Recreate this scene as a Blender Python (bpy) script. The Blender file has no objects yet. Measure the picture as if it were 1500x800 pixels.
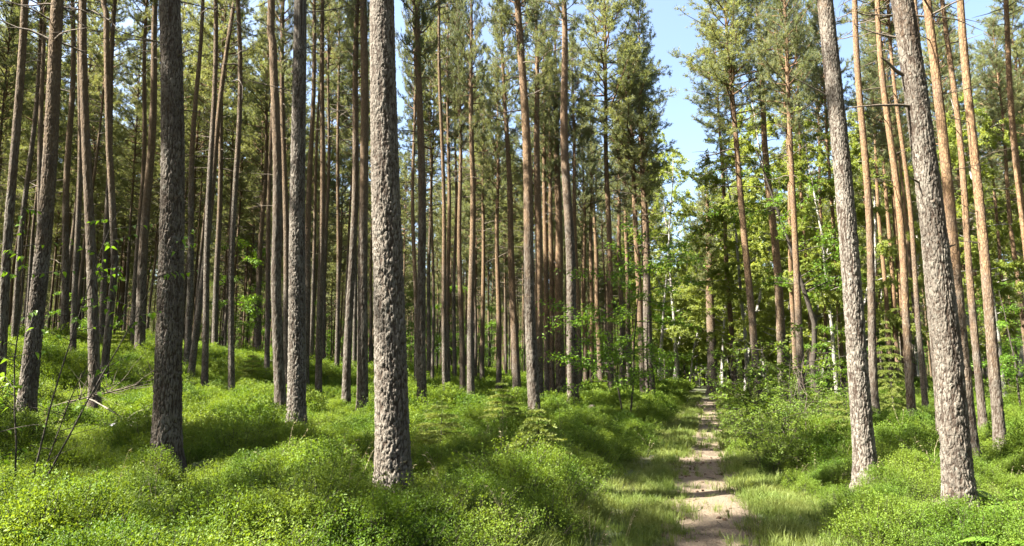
import bpy, math, random
import numpy as np
from mathutils import Vector, Matrix
R = math.radians
scene = bpy.context.scene
col = scene.collection

# ------------------------------------------------------------------ camera, sky, sun, exposure
F_PX, CX, CY, HORIZON = 950.0, 750.0, 400.0, 550.0
PITCH = math.atan((HORIZON - CY) / F_PX)
CAM_Z = 1.65
cam = bpy.data.cameras.new("camera"); cam.sensor_width = 36.0; cam.lens = F_PX / 1500.0 * 36.0
cam.clip_start = 0.05; cam.clip_end = 2000.0
cam_o = bpy.data.objects.new("camera", cam); col.objects.link(cam_o)
cam_o.location = (0, 0, CAM_Z); cam_o.rotation_euler = (R(90) + PITCH, 0, 0)
scene.camera = cam_o
SUN_EL = R(51.0)
SUN_H = np.array([-0.955, -0.295]); SUN_H = SUN_H / np.linalg.norm(SUN_H)      # horizontal direction towards the sun
world = bpy.data.worlds.new("World"); scene.world = world; world.use_nodes = True
wn = world.node_tree.nodes; wl = world.node_tree.links
sky = wn.new("ShaderNodeTexSky"); sky.sky_type = 'NISHITA'; sky.sun_disc = False
sky.sun_elevation = SUN_EL; sky.sun_rotation = math.atan2(SUN_H[0], SUN_H[1])
sky.air_density = 1.0; sky.dust_density = 3.5; sky.ozone_density = 1.0
wl.new(sky.outputs[0], wn['Background'].inputs[0]); wn['Background'].inputs[1].default_value = 0.05
sun = bpy.data.lights.new("sun", 'SUN'); sun.energy = 5.0; sun.angle = R(0.53); sun.color = (1.0, 0.94, 0.82)
sun_o = bpy.data.objects.new("sun", sun); col.objects.link(sun_o)
sd = Vector((SUN_H[0] * math.cos(SUN_EL), SUN_H[1] * math.cos(SUN_EL), math.sin(SUN_EL)))
sun_o.rotation_euler = sd.to_track_quat('Z', 'Y').to_euler(); sun_o.location = (-30, -12, 40)
scene.view_settings.view_transform = 'Standard'; scene.view_settings.look = 'None'
scene.view_settings.exposure = 3.3; scene.view_settings.gamma = 1.0
scene.view_settings.use_curve_mapping = False
try:
    scene.cycles.max_bounces = 8; scene.cycles.diffuse_bounces = 4; scene.cycles.transmission_bounces = 4
    scene.cycles.use_denoising = True
except Exception:
    pass

# ------------------------------------------------------------------ terrain functions
rng = np.random.default_rng(7)
def _hash(ix, iy, seed):
    h = (ix.astype(np.int64) * 374761393 + iy.astype(np.int64) * 668265263 + seed * 982451653) & 0x7fffffff
    h = (h ^ (h >> 13)) * 1274126177 & 0x7fffffff
    h = (h ^ (h >> 16)) & 0x7fffffff
    return h / float(0x7fffffff)
def noise2(x, y, seed=0):
    x = np.asarray(x, float); y = np.asarray(y, float)
    ix = np.floor(x); iy = np.floor(y); fx = x - ix; fy = y - iy
    fx = fx * fx * (3 - 2 * fx); fy = fy * fy * (3 - 2 * fy)
    a = _hash(ix, iy, seed); b = _hash(ix + 1, iy, seed); c = _hash(ix, iy + 1, seed); d = _hash(ix + 1, iy + 1, seed)
    return (a * (1 - fx) + b * fx) * (1 - fy) + (c * (1 - fx) + d * fx) * fy * 1.0
def fbm(x, y, seed=0, o=3):
    s = 0; a = 1; t = 0
    for i in range(o):
        s = s + a * noise2(x * 2 ** i, y * 2 ** i, seed + i * 17); t += a; a *= 0.5
    return s / t
def sstep(a, b, x):
    t = np.clip((np.asarray(x, float) - a) / (b - a), 0, 1); return t * t * (3 - 2 * t)
def path_x(y):
    y = np.asarray(y, float)
    return 0.30 * y - 0.16 + 0.06 * np.sin(y * 0.33) + 0.05 * np.sin(y * 0.9 + 1.0)
def path_s(x, y):                      # metres to the left of the path's middle
    return (path_x(y) - np.asarray(x, float)) * 0.958
_S = np.array([-60, -20, -6, -2.0, -1.15, 0, 1.05, 1.9, 3.6, 6.6, 9, 11.2, 16, 19, 22, 27, 40, 80])
_Z = np.array([.45, .20, .06, .08, .0, .0, .03, .24, .24, .30, .44, .80, 1.75, 2.25, 2.6, 2.85, 3.0, 3.2])
def ground_z(x, y):
    x = np.asarray(x, float); y = np.asarray(y, float)
    s = path_s(x, y); z = 0
    for o in (-.8, -.4, 0, .4, .8):
        z = z + np.interp(s + o * np.clip(np.abs(s) / 6, .15, 1.6), _S, _Z) / 5
    g = sstep(-6, 8, y) * (1 - 0.40 * sstep(26, 46, y))
    hill = np.maximum(z - 0.3, 0) * g + np.minimum(z, 0.3)
    far = 0.5 * sstep(24, 44, y) * (1 - 0.5 * sstep(4, 12, s))
    right = 0.22 * sstep(15, 22, y) * sstep(1.5, 5, -s)
    rough = sstep(1.0, 2.4, np.abs(s))
    bump = (fbm(x * .9, y * .9, 3, 3) - 0.5) * 0.85 * rough + (fbm(x * .25, y * .25, 5) - 0.5) * 0.35 * rough
    tread = (fbm(x * 3, y * 3, 9) - 0.5) * 0.05 * (1 - rough)
    return hill + far + right + bump + tread
def gz(x, y): return float(ground_z(x, y))
def ray(px, py):
    cx = (px - CX) / F_PX; cy = (CY - py) / F_PX
    d = np.array([cx, math.cos(PITCH) - cy * math.sin(PITCH), math.sin(PITCH) + cy * math.cos(PITCH)])
    return d
def at_depth(px, py, y):               # point of the place seen at (px, py), y metres ahead
    d = ray(px, py); return np.array([0, 0, CAM_Z]) + d * (y / d[1])
def on_ground(px, py, lift=0.0, far=70.0):
    d = ray(px, py); ts = np.linspace(2.5, far, 1600)
    P = d[None, :] * (ts / d[1])[:, None]; z = CAM_Z + P[:, 2]
    below = z < ground_z(P[:, 0], P[:, 1]) + lift
    i = int(np.argmax(below)) if below.any() else len(ts) - 1
    return P[i, 0], P[i, 1]

# ------------------------------------------------------------------ node helpers
def mat_new(name):
    m = bpy.data.materials.new(name); m.use_nodes = True
    nt = m.node_tree; nt.nodes.clear()
    return m, nt
ALB = 0.48
class NT:
    def __init__(s, nt): s.nt = nt
    def n(s, t, **kw):
        nd = s.nt.nodes.new(t)
        for k, v in kw.items():
            if k == 'inp':
                for kk, vv in v.items():
                    if hasattr(vv, 'is_output') or isinstance(vv, bpy.types.NodeSocket): s.nt.links.new(vv, nd.inputs[kk])
                    else: nd.inputs[kk].default_value = vv
            else: setattr(nd, k, v)
        return nd
    def math(s, op, a, b=None, clamp=False):
        nd = s.n('ShaderNodeMath', operation=op, use_clamp=clamp)
        for i, v in enumerate((a, b)):
            if v is None: continue
            if isinstance(v, bpy.types.NodeSocket): s.nt.links.new(v, nd.inputs[i])
            else: nd.inputs[i].default_value = v
        return nd.outputs[0]
    def mix(s, f, a, b, blend='MIX'):
        nd = s.n('ShaderNodeMix', data_type='RGBA', blend_type=blend)
        for k, v in ((0, f), (6, a), (7, b)):
            if isinstance(v, bpy.types.NodeSocket): s.nt.links.new(v, nd.inputs[k])
            else: nd.inputs[k].default_value = v if k == 0 else (*[q * (ALB if blend == 'MIX' else 1) for q in v], 1.0)
        return nd.outputs[2]
    def ramp(s, f, stops):
        nd = s.n('ShaderNodeValToRGB'); e = nd.color_ramp.elements
        while len(e) < len(stops): e.new(0.5)
        for i, (p, c) in enumerate(stops):
            e[i].position = p; e[i].color = (*c, 1) if not isinstance(c, float) else (c, c, c, 1)
        s.nt.links.new(f, nd.inputs[0]); return nd.outputs[0]
    def noise(s, vec, scale, detail=3, rough=.55):
        return s.n('ShaderNodeTexNoise', inp={'Vector': vec, 'Scale': scale, 'Detail': detail, 'Roughness': rough}).outputs[0]
    def out(s, sh): s.nt.links.new(sh, s.n('ShaderNodeOutputMaterial').inputs[0])

def bark_material(name, near=False):
    m, nt = mat_new(name); N = NT(nt)
    tc = N.n('ShaderNodeTexCoord').outputs['Object']
    oi = N.n('ShaderNodeObjectInfo')
    off = N.n('ShaderNodeVectorMath', operation='SCALE', inp={0: (37.0, 11.0, 5.0)}); nt.links.new(oi.outputs['Random'], off.inputs['Scale'])
    p0 = N.n('ShaderNodeVectorMath', operation='ADD', inp={0: tc, 1: off.outputs[0]}).outputs[0]
    p = N.n('ShaderNodeMapping', inp={'Vector': p0, 'Scale': (1, 1, .36)}).outputs[0]
    z = N.n('ShaderNodeSeparateXYZ', inp={0: tc}).outputs[2]
    oz = N.n('ShaderNodeAttribute', attribute_type='OBJECT', attribute_name='orange_z').outputs['Fac']
    wig = N.noise(p0, 1.6, 4, .65)
    warm = N.n('ShaderNodeAttribute', attribute_type='OBJECT', attribute_name='warm').outputs['Fac']
    up = N.math('MULTIPLY', N.math('ADD', N.math('SUBTRACT', z, oz), N.math('MULTIPLY', N.math('SUBTRACT', wig, .5), 7.0)), .22)
    up = N.math('ADD', up, .5, clamp=True)
    dn = N.n('ShaderNodeTexNoise', inp={'Vector': p0, 'Scale': 9.0, 'Detail': 2.0})
    pw = N.n('ShaderNodeVectorMath', operation='MULTIPLY_ADD', inp={0: dn.outputs['Color'], 1: (.06, .06, .06), 2: p}).outputs[0]
    v = N.n('ShaderNodeTexVoronoi', feature='DISTANCE_TO_EDGE', inp={'Vector': pw, 'Scale': 22.0})
    vc = N.n('ShaderNodeTexVoronoi', feature='F1', inp={'Vector': pw, 'Scale': 22.0})
    edge = N.ramp(v.outputs['Distance'], [(0.0, 0.0), (0.16, 1.0)])
    fine = N.noise(p0, 70.0, 4, .7)
    patch = N.noise(p, 5.0, 4, .6)
    # grey-brown plates at the foot, with rust in the fissures and pale lichen
    plate = N.mix(vc.outputs['Color'], (.082, .068, .054), (.175, .152, .125))
    plate = N.mix(N.ramp(patch, [(.45, 0.0), (.62, 1.0)]), plate, (.235, .21, .175))
    plate = N.mix(N.math('MULTIPLY', N.ramp(N.noise(p0, 13.0, 3, .6), [(.62, 0.0), (.70, 1.0)]), .55), plate, (.23, .13, .075))
    fiss = N.mix(fine, (.03, .022, .017), (.075, .05, .034))
    if near:
        at = N.n('ShaderNodeAttribute', attribute_name='plate').outputs['Fac']
        e2 = N.math('MULTIPLY', N.ramp(at, [(.05, 0.0), (.55, 1.0)]), N.math('ADD', N.math('MULTIPLY', edge, .35), .65))
    else:
        e2 = edge
    low = N.mix(e2, fiss, plate)
    low = N.mix(N.math('MULTIPLY', N.ramp(N.noise(p0, 7.0, 5, .75), [(.58, 0.0), (.68, 1.0)]), .55), low, (.34, .345, .30))
    pale = N.n('ShaderNodeAttribute', attribute_type='OBJECT', attribute_name='pale').outputs['Fac']
    low = N.mix(N.math('MULTIPLY', N.math('MULTIPLY', pale, e2), N.math('ADD', N.math('MULTIPLY', patch, .9), .35), True), low, (.38, .35, .305))
    hi = N.mix(vc.outputs['Color'], (.28, .16, .08), (.45, .30, .165))
    hi = N.mix(N.ramp(patch, [(.5, 0.0), (.7, 1.0)]), hi, (.27, .19, .13))
    hi = N.mix(N.math('MULTIPLY', N.math('SUBTRACT', 1.0, edge), .8), hi, (.11, .06, .035))
    dull = N.mix(vc.outputs['Color'], (.14, .095, .055), (.28, .20, .12))
    dull = N.mix(N.math('MULTIPLY', N.math('SUBTRACT', 1.0, edge), .6), dull, (.09, .06, .035))
    c = N.mix(up, low, N.mix(warm, dull, hi))
    c = N.mix(N.math('MULTIPLY', oi.outputs['Random'], .22), c, (.12, .085, .06))
    c = N.mix(N.math('MULTIPLY', N.math('SUBTRACT', fine, .5), .5), c, (.5, .45, .38))
    h = N.math('ADD', N.math('MULTIPLY', edge, .55), N.math('MULTIPLY', fine, .6))
    b = N.n('ShaderNodeBump', inp={'Height': h, 'Strength': .9, 'Distance': .012 if near else .022})
    bs = N.n('ShaderNodeBsdfPrincipled', inp={'Base Color': c, 'Roughness': .92, 'Normal': b.outputs[0]})
    bs.inputs['Specular IOR Level'].default_value = .15
    N.out(bs.outputs[0]); return m

def leaf_material(name, c1, c2, trans=.4, gloss=.5, scale=.6, warm=None):
    m, nt = mat_new(name); N = NT(nt)
    geo = N.n('ShaderNodeNewGeometry')
    rnd = geo.outputs['Random Per Island']; oi = N.n('ShaderNodeObjectInfo').outputs['Random']
    f = N.math('ADD', N.math('MULTIPLY', rnd, .55), N.math('MULTIPLY', oi, .45))
    c = N.mix(f, c1, c2)
    cl = N.noise(geo.outputs['Position'], scale, 2, .5)
    c = N.mix(N.ramp(cl, [(.35, 0.0), (.65, 1.0)]), c, tuple(a * .5 + b * .5 for a, b in zip(c2, warm or c2)))
    d = N.n('ShaderNodeBsdfPrincipled', inp={'Base Color': c, 'Roughness': gloss})
    d.inputs['Specular IOR Level'].default_value = .16
    tcol = N.mix(1.0, c, (1.25, 1.15, .45), 'MULTIPLY')
    t = N.n('ShaderNodeBsdfTranslucent', inp={'Color': tcol})
    mx = N.n('ShaderNodeMixShader', inp={0: trans, 1: d.outputs[0], 2: t.outputs[0]})
    N.out(mx.outputs[0]); return m

def plain_material(name, c1, c2, scale=8.0, rough=.9, bump=.02):
    m, nt = mat_new(name); N = NT(nt)
    p = N.n('ShaderNodeTexCoord').outputs['Object']
    f = N.noise(p, scale, 5, .65)
    c = N.mix(N.ramp(f, [(.3, 0.0), (.7, 1.0)]), c1, c2)
    b = N.n('ShaderNodeBump', inp={'Height': N.noise(p, scale * 5, 4, .6), 'Strength': .7, 'Distance': bump})
    bs = N.n('ShaderNodeBsdfPrincipled', inp={'Base Color': c, 'Roughness': rough, 'Normal': b.outputs[0]})
    bs.inputs['Specular IOR Level'].default_value = .2
    N.out(bs.outputs[0]); return m

def birch_material():
    m, nt = mat_new('birch_bark'); N = NT(nt)
    p = N.n('ShaderNodeTexCoord').outputs['Object']
    mp = N.n('ShaderNodeMapping', inp={'Vector': p, 'Scale': (3, 3, 12)}).outputs[0]
    n1 = N.noise(mp, 2.2, 4, .7); n2 = N.noise(p, 2.5, 4, .65)
    c = N.mix(N.ramp(n1, [(.55, 0.0), (.62, 1.0)]), (.42, .40, .36), (.09, .075, .06))
    c = N.mix(N.ramp(n2, [(.52, 0.0), (.6, 1.0)]), c, (.16, .135, .11))
    bs = N.n('ShaderNodeBsdfPrincipled', inp={'Base Color': c, 'Roughness': .75}); N.out(bs.outputs[0]); return m

def soil_material():
    m, nt = mat_new('forest_soil'); N = NT(nt)
    p = N.n('ShaderNodeNewGeometry').outputs['Position']
    n1 = N.noise(p, .8, 5, .6); n2 = N.noise(p, 14.0, 5, .7); n3 = N.noise(p, 60.0, 3, .6)
    c = N.mix(n2, (.06, .05, .03), (.17, .135, .075))
    c = N.mix(N.ramp(n1, [(.38, 0.0), (.55, 1.0)]), c, (.05, .085, .02))
    c = N.mix(N.ramp(n3, [(.55, 0.0), (.68, 1.0)]), c, (.17, .12, .07))
    b = N.n('ShaderNodeBump', inp={'Height': n2, 'Strength': .8, 'Distance': .04})
    bs = N.n('ShaderNodeBsdfPrincipled', inp={'Base Color': c, 'Roughness': .95, 'Normal': b.outputs[0]}); N.out(bs.outputs[0]); return m

def dirt_material():
    m, nt = mat_new('sandy_path_dirt'); N = NT(nt)
    p = N.n('ShaderNodeNewGeometry').outputs['Position']
    n1 = N.noise(p, 1.7, 5, .6); n2 = N.noise(p, 18.0, 5, .72); n3 = N.noise(p, 95.0, 3, .7)
    c = N.mix(n2, (.14, .10, .062), (.285, .22, .145))
    c = N.mix(N.ramp(n1, [(.48, 0.0), (.66, 1.0)]), c, (.20, .15, .095))
    c = N.mix(N.ramp(n3, [(.54, 0.0), (.66, 1.0)]), c, (.14, .09, .06))
    v = N.n('ShaderNodeTexVoronoi', inp={'Vector': p, 'Scale': 55.0})
    h = N.math('ADD', N.math('MULTIPLY', n2, 1.0), N.math('MULTIPLY', v.outputs['Distance'], -.5))
    b = N.n('ShaderNodeBump', inp={'Height': h, 'Strength': .9, 'Distance': .035})
    bs = N.n('ShaderNodeBsdfPrincipled', inp={'Base Color': c, 'Roughness': .95, 'Normal': b.outputs[0]}); N.out(bs.outputs[0]); return m

M = {
    'bark': bark_material('pine_bark'), 'bark_near': bark_material('pine_bark_plates', True),
    'twig': plain_material('dead_twig_bark', (.10, .075, .055), (.24, .20, .16), 12),
    'limb': plain_material('pine_limb_bark', (.16, .09, .05), (.30, .18, .10), 6),
    'grey_twig': plain_material('bleached_twig', (.22, .19, .15), (.42, .38, .32), 12),
    'dark_stem': plain_material('dark_stem_bark', (.045, .038, .03), (.12, .10, .08), 9),
    'birch': birch_material(), 'soil': soil_material(), 'dirt': dirt_material(),
    'needle': leaf_material('pine_needles', (.15, .20, .115), (.29, .345, .185), .50, .50, .5, (.34, .365, .21)),
    'spruce': leaf_material('spruce_needles', (.17, .25, .055), (.29, .37, .09), .42, .5, 2.0, (.36, .41, .11)),
    'bilberry': leaf_material('bilberry_leaves', (.06, .145, .016), (.20, .335, .036), .46, .5, 1.1, (.32, .41, .065)),
    'birch_leaf': leaf_material('birch_leaves', (.25, .35, .065), (.38, .47, .115), .54, .5, .7, (.42, .48, .13)),
    'rowan_leaf': leaf_material('rowan_leaves', (.09, .22, .02), (.19, .36, .04), .48, .45, 1.5, (.24, .40, .05)),
    'bush_leaf': leaf_material('bush_leaves', (.10, .20, .03), (.21, .33, .05), .46, .45, 1.5, (.27, .37, .06)),
    'grass': leaf_material('grass_blades', (.11, .19, .035), (.235, .315, .075), .38, .5, 1.5, (.31, .34, .11)),
    'fern': leaf_material('fern_leaves', (.12, .26, .03), (.20, .36, .05), .42, .45, 2.0, (.24, .40, .06)),
    'straw': leaf_material('dry_straw', (.40, .34, .20), (.60, .52, .34), .25, .5, 1.0),
    'scrap': plain_material('pale_scrap', (.6, .6, .6), (.8, .8, .8), 20),
    'cone': plain_material('cone_brown', (.09, .055, .035), (.22, .15, .10), 30),
}

# ------------------------------------------------------------------ mesh helpers
class MB:
    """collects numpy vertices and faces of several materials into one mesh"""
    def __init__(s): s.v = []; s.f = []; s.n = 0; s.mats = []; s.attr = {}
    def mi(s, m):
        if m not in s.mats: s.mats.append(m)
        return s.mats.index(m)
    def add(s, V, Fc, mat, smooth=False):
        V = np.asarray(V, float); Fc = np.asarray(Fc, int)
        s.v.append(V); s.f.append((Fc + s.n, s.mi(mat), smooth)); s.n += len(V)
    def tube(s, P, rad, mat, n=6, cap=True):
        P = np.asarray(P, float); k = len(P); rad = np.broadcast_to(np.asarray(rad, float), (k,))
        T = np.gradient(P, axis=0); T /= np.maximum(np.linalg.norm(T, axis=1, keepdims=True), 1e-9)
        up = np.array([0, 0, 1.0]) if abs(T[0][2]) < .9 else np.array([1.0, 0, 0])
        A = np.cross(T, up); A /= np.maximum(np.linalg.norm(A, axis=1, keepdims=True), 1e-9); B = np.cross(T, A)
        th = np.linspace(0, 2 * math.pi, n, endpoint=False)
        V = P[:, None, :] + rad[:, None, None] * (A[:, None, :] * np.cos(th)[None, :, None] + B[:, None, :] * np.sin(th)[None, :, None])
        i = np.arange(k - 1)[:, None] * n; j = np.arange(n)[None, :]; j2 = (j + 1) % n
        q = np.stack([i + j, i + j2, i + n + j2, i + n + j], -1).reshape(-1, 4)
        s.add(V.reshape(-1, 3), q[:, ::-1], mat, True)
    def blades(s, P, D, L, W, mat, rnd):
        """needle triangles: base P, direction D"""
        P = np.asarray(P); D = D / np.maximum(np.linalg.norm(D, axis=1, keepdims=True), 1e-9)
        side = np.cross(D, rnd.normal(size=D.shape)); side /= np.maximum(np.linalg.norm(side, axis=1, keepdims=True), 1e-9)
        L = np.broadcast_to(L, (len(P),))[:, None]; W = np.broadcast_to(W, (len(P),))[:, None]
        V = np.stack([P - side * W * .5, P + side * W * .5, P + D * L], 1).reshape(-1, 3)
        s.add(V, np.arange(len(V)).reshape(-1, 3), mat)
    def leaves(s, P, D, Nn, L, W, mat, fold=.18):
        """pointed oval leaves (6 vertices, 4 triangles folded on the midrib)"""
        P = np.asarray(P, float); D = D / np.maximum(np.linalg.norm(D, axis=1, keepdims=True), 1e-9)
        S = np.cross(D, Nn); S /= np.maximum(np.linalg.norm(S, axis=1, keepdims=True), 1e-9); U = np.cross(S, D)
        L = np.broadcast_to(L, (len(P),))[:, None]; W = np.broadcast_to(W, (len(P),))[:, None]
        V = np.stack([P, P + D * L * .42 + S * W * .5 + U * W * fold, P + D * L - U * L * .08, P + D * L * .42 - S * W * .5 + U * W * fold], 1).reshape(-1, 3)
        b = np.arange(len(P))[:, None] * 4
        s.add(V, np.concatenate([b + [[0, 1, 2]], b + [[0, 2, 3]]]), mat)
    def mesh(s, name):
        me = bpy.data.meshes.new(name)
        V = np.concatenate(s.v); me.vertices.add(len(V)); me.vertices.foreach_set('co', V.astype(np.float32).ravel())
        loops = np.concatenate([f.ravel() for f, _, _ in s.f]).astype(np.int32)
        tot = np.concatenate([np.full(len(f), f.shape[1]) for f, _, _ in s.f]).astype(np.int32)
        mi = np.concatenate([np.full(len(f), m) for f, m, _ in s.f]).astype(np.int32)
        sm = np.concatenate([np.full(len(f), x) for f, _, x in s.f])
        me.loops.add(len(loops)); me.loops.foreach_set('vertex_index', loops)
        me.polygons.add(len(tot)); me.polygons.foreach_set('loop_start', np.concatenate([[0], np.cumsum(tot)[:-1]]).astype(np.int32))
        me.polygons.foreach_set('material_index', mi); me.polygons.foreach_set('use_smooth', sm)
        for m in s.mats: me.materials.append(m)
        for k, a in s.attr.items():
            at = me.attributes.new(k, 'FLOAT', 'POINT'); at.data.foreach_set('value', a.astype(np.float32))
        me.update(calc_edges=True); me.validate(); return me

def link(name, me, parent=None, loc=(0, 0, 0)):
    o = bpy.data.objects.new(name, me); col.objects.link(o); o.location = loc
    if parent is not None: o.parent = parent
    return o
def tag(o, label=None, cat=None, group=None, kind=None):
    if label: o['label'] = label
    if cat: o['category'] = cat
    if group: o['group'] = group
    if kind: o['kind'] = kind
    return o
def thing(name, label, cat, loc=(0, 0, 0), rz=0.0, group=None):
    o = bpy.data.objects.new(name, None); col.objects.link(o); o.location = loc; o.rotation_euler = (0, 0, rz)
    o.empty_display_size = .2
    return tag(o, label, cat, group)

# ------------------------------------------------------------------ ground and path (structure)
def axis(lo, hi, fine_lo, fine_hi, fine, coarse):
    a = [lo]
    while a[-1] < hi:
        x = a[-1]; d = 0 if fine_lo <= x <= fine_hi else min(abs(x - fine_lo), abs(x - fine_hi))
        a.append(x + min(coarse, fine + d * .12))
    return np.array(a)
gx = axis(-420, 420, -12, 16, .16, 25); gy = axis(-60, 700, 3, 30, .16, 25)
X, Y = np.meshgrid(gx, gy); Zg = ground_z(X, Y)
nx, ny = len(gx), len(gy)
V = np.stack([X, Y, Zg], -1).reshape(-1, 3)
i = (np.arange(ny - 1)[:, None] * nx + np.arange(nx - 1)[None, :]).ravel()
mb = MB(); mb.add(V, np.stack([i, i + 1, i + nx + 1, i + nx], -1), M['soil'], True)
tag(link('ground', mb.mesh('ground')), kind='structure')

def strip(name, offs, half, y0, y1, seed, gap=None):
    """worn tread of bare dirt laid over the ground with ragged edges"""
    ys = np.arange(y0, y1, .14); us = np.linspace(-1, 1, 13); mb = MB(); Vs = []
    for y in ys:
        w = half * (.72 + .75 * fbm(np.array(y * .8), np.array(seed), seed))
        e = (noise2(y * 4.0, np.full(13, seed * 1.7), seed) - .5) * .10
        x = path_x(y) - offs / .958 + (noise2(np.array(y * .5), np.array(seed * 3.1), seed + 5) - .5) * .18 + us * w + e * np.abs(us)
        yy = np.full(13, y) + (noise2(us * 3, np.full(13, y * 3), seed) - .5) * .06
        z = ground_z(x, yy) + .022 * (1 - us ** 2) ** .5 - .012
        Vs.append(np.stack([x, yy, z], -1))
    n = len(ys); V = np.concatenate(Vs)
    i = (np.arange(n - 1)[:, None] * 13 + np.arange(12)[None, :]).ravel()
    q = np.stack([i, i + 1, i + 14, i + 13], -1)
    if gap is not None:
        keep = fbm(ys[:-1] * .35, np.full(n - 1, seed * 2.3), seed + 3, 2) > gap
        q = q.reshape(n - 1, 12, 4)[keep].reshape(-1, 4)
    mb.add(V, q, M['dirt'], True)
    return tag(link(name, mb.mesh(name)), kind='structure')
strip('path', -.05, .62, 2.0, 37, 4)
strip('path', .98, .20, 2.5, 34, 11, .50)

# ------------------------------------------------------------------ pine trunks
def voro(u, v, nu, seed):
    u = u % nu; iu = np.floor(u); iv = np.floor(v)
    f1 = np.full(u.shape, 9.); f2 = np.full(u.shape, 9.); ident = np.zeros(u.shape)
    for a in (-1, 0, 1):
        for b in (-1, 0, 1):
            cu = iu + a; cv = iv + b; w = cu % nu
            px = cu + .15 + .7 * _hash(w, cv, seed); py = cv + .15 + .7 * _hash(w, cv, seed + 9)
            d = np.hypot(u - px, v - py); h = _hash(w, cv, seed + 21)
            c = d < f1; f2 = np.where(c, f1, np.minimum(f2, d)); ident = np.where(c, h, ident); f1 = np.where(c, d, f1)
    return f1, f2, ident

def trunk_mesh(name, H, r13, lean, seed, detail=0, bend=None, mat=None, r_top=.018, flare=.62):
    """tapered trunk from the ground (z = -0.3) to the leader; lean = (dx, dy) per metre; detail 0..2; bend = [(z, dx, dy)] extra offsets"""
    r_ = np.random.default_rng(seed)
    if detail == 2:
        zs = np.concatenate([np.arange(-.25, 8.2, .016), np.linspace(8.3, H, 24)]); ns = 100
    elif detail == 1:
        zs = np.concatenate([np.arange(-.25, 10, .05), np.linspace(10.1, H, 20)]); ns = 40
    else:
        zs = np.concatenate([[-.3, 0, .12, .3, .6, 1.1], np.linspace(1.8, H, 20)]); ns = 12
    t = np.clip(zs / H, 0, 1)
    r = r13 * (1 - .50 * t - .42 * t ** 3) + flare * r13 * np.exp(-np.maximum(zs, 0) / .22) + .10 * r13 * np.exp(-np.maximum(zs, 0) / 1.1)
    r = np.maximum(r, r_top)
    ph = r_.uniform(0, 6.28, 4); am = r_.uniform(.02, .085, 2)
    env = np.sin(np.pi * np.clip(t * 1.15, 0, 1))
    cx = lean[0] * zs + env * (am[0] * np.sin(zs * .55 + ph[0]) + .03 * np.sin(zs * .27 + ph[1]))
    cy = lean[1] * zs + env * (am[1] * np.sin(zs * .5 + ph[2]))
    if bend is not None:
        bz = [b[0] for b in bend]; cx = cx + np.interp(zs, bz, [b[1] for b in bend]); cy = cy + np.interp(zs, bz, [b[2] for b in bend])
        if len(zs) > 40: k = np.ones(15) / 15; pad = lambda a: np.convolve(np.pad(a, 7, 'edge'), k, 'valid'); cx = pad(cx); cy = pad(cy)
    th = np.linspace(0, 2 * math.pi, ns, endpoint=False)
    TH, ZZ = np.meshgrid(th, zs); RR = np.repeat(r[:, None], ns, 1)
    lob = 1 + .035 * np.sin(2 * TH + ph[0] + ZZ * .2) + .05 * np.exp(-np.maximum(ZZ, 0) / .3) * np.sin(5 * TH + ph[1])
    RR = RR * lob; plate = np.ones_like(RR)
    if detail:
        circ = 2 * math.pi * r13; pw = .034 if detail == 2 else .052
        nu = max(8, round(circ / pw)); wx = (fbm(TH * 3.2, ZZ * 5, seed, 4) - .5) * 2.6; wz = (fbm(TH * 5, ZZ * 4, seed + 4, 4) - .5) * 2.4
        f1, f2, idn = voro(TH / (2 * math.pi) * nu + wx, ZZ / (pw * 4.2) + wz, nu, seed)
        f1b, f2b, idb = voro(TH / (2 * math.pi) * nu * 2 + wx * 2, ZZ / (pw * 1.0) + wz, nu * 2, seed + 50)
        pl = sstep(.02, .34, f2 - f1); fl = sstep(.0, .25, f2b - f1b)
        fade = 1 - .72 * sstep(2.0, 7.5, ZZ)
        fr = np.abs(fbm(np.cos(TH) * 2.6 + 7, np.sin(TH) * 2.6 + ZZ * .55 + 3, seed + 31, 3) - fbm(np.cos(TH) * 2.6 + 41, np.sin(TH) * 2.6 - ZZ * .5 + 9, seed + 37, 3))
        fr2 = np.abs(fbm(TH / 6.2832 * nu * .55 + wx * .3, ZZ * 1.5, seed + 33, 3) - .5)
        furrow = sstep(.012, .06, fr2) * (.55 + .45 * sstep(.0, .05, fr))
        plate = pl * (.62 + .38 * idn) * (.80 + .2 * fl) * (.15 + .85 * furrow)
        RR = RR + (plate - .6) * (.022 if detail == 2 else .022) * fade * (r13 / .19) + (fl * idb - .3) * .006 + (fbm(TH * 9, ZZ * 22, seed + 8) - .5) * .006
    V = np.stack([cx[:, None] + RR * np.cos(TH), cy[:, None] + RR * np.sin(TH), ZZ], -1).reshape(-1, 3)
    n = len(zs); i = np.arange(n - 1)[:, None] * ns; j = np.arange(ns)[None, :]; j2 = (j + 1) % ns
    mb = MB(); mb.add(V, np.stack([i + j, i + j2, i + ns + j2, i + ns + j], -1).reshape(-1, 4), mat or (M['bark_near'] if detail else M['bark']), True)
    if detail: mb.attr['plate'] = plate.ravel()
    return mb.mesh(name), (zs, cx, cy, r)

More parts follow.
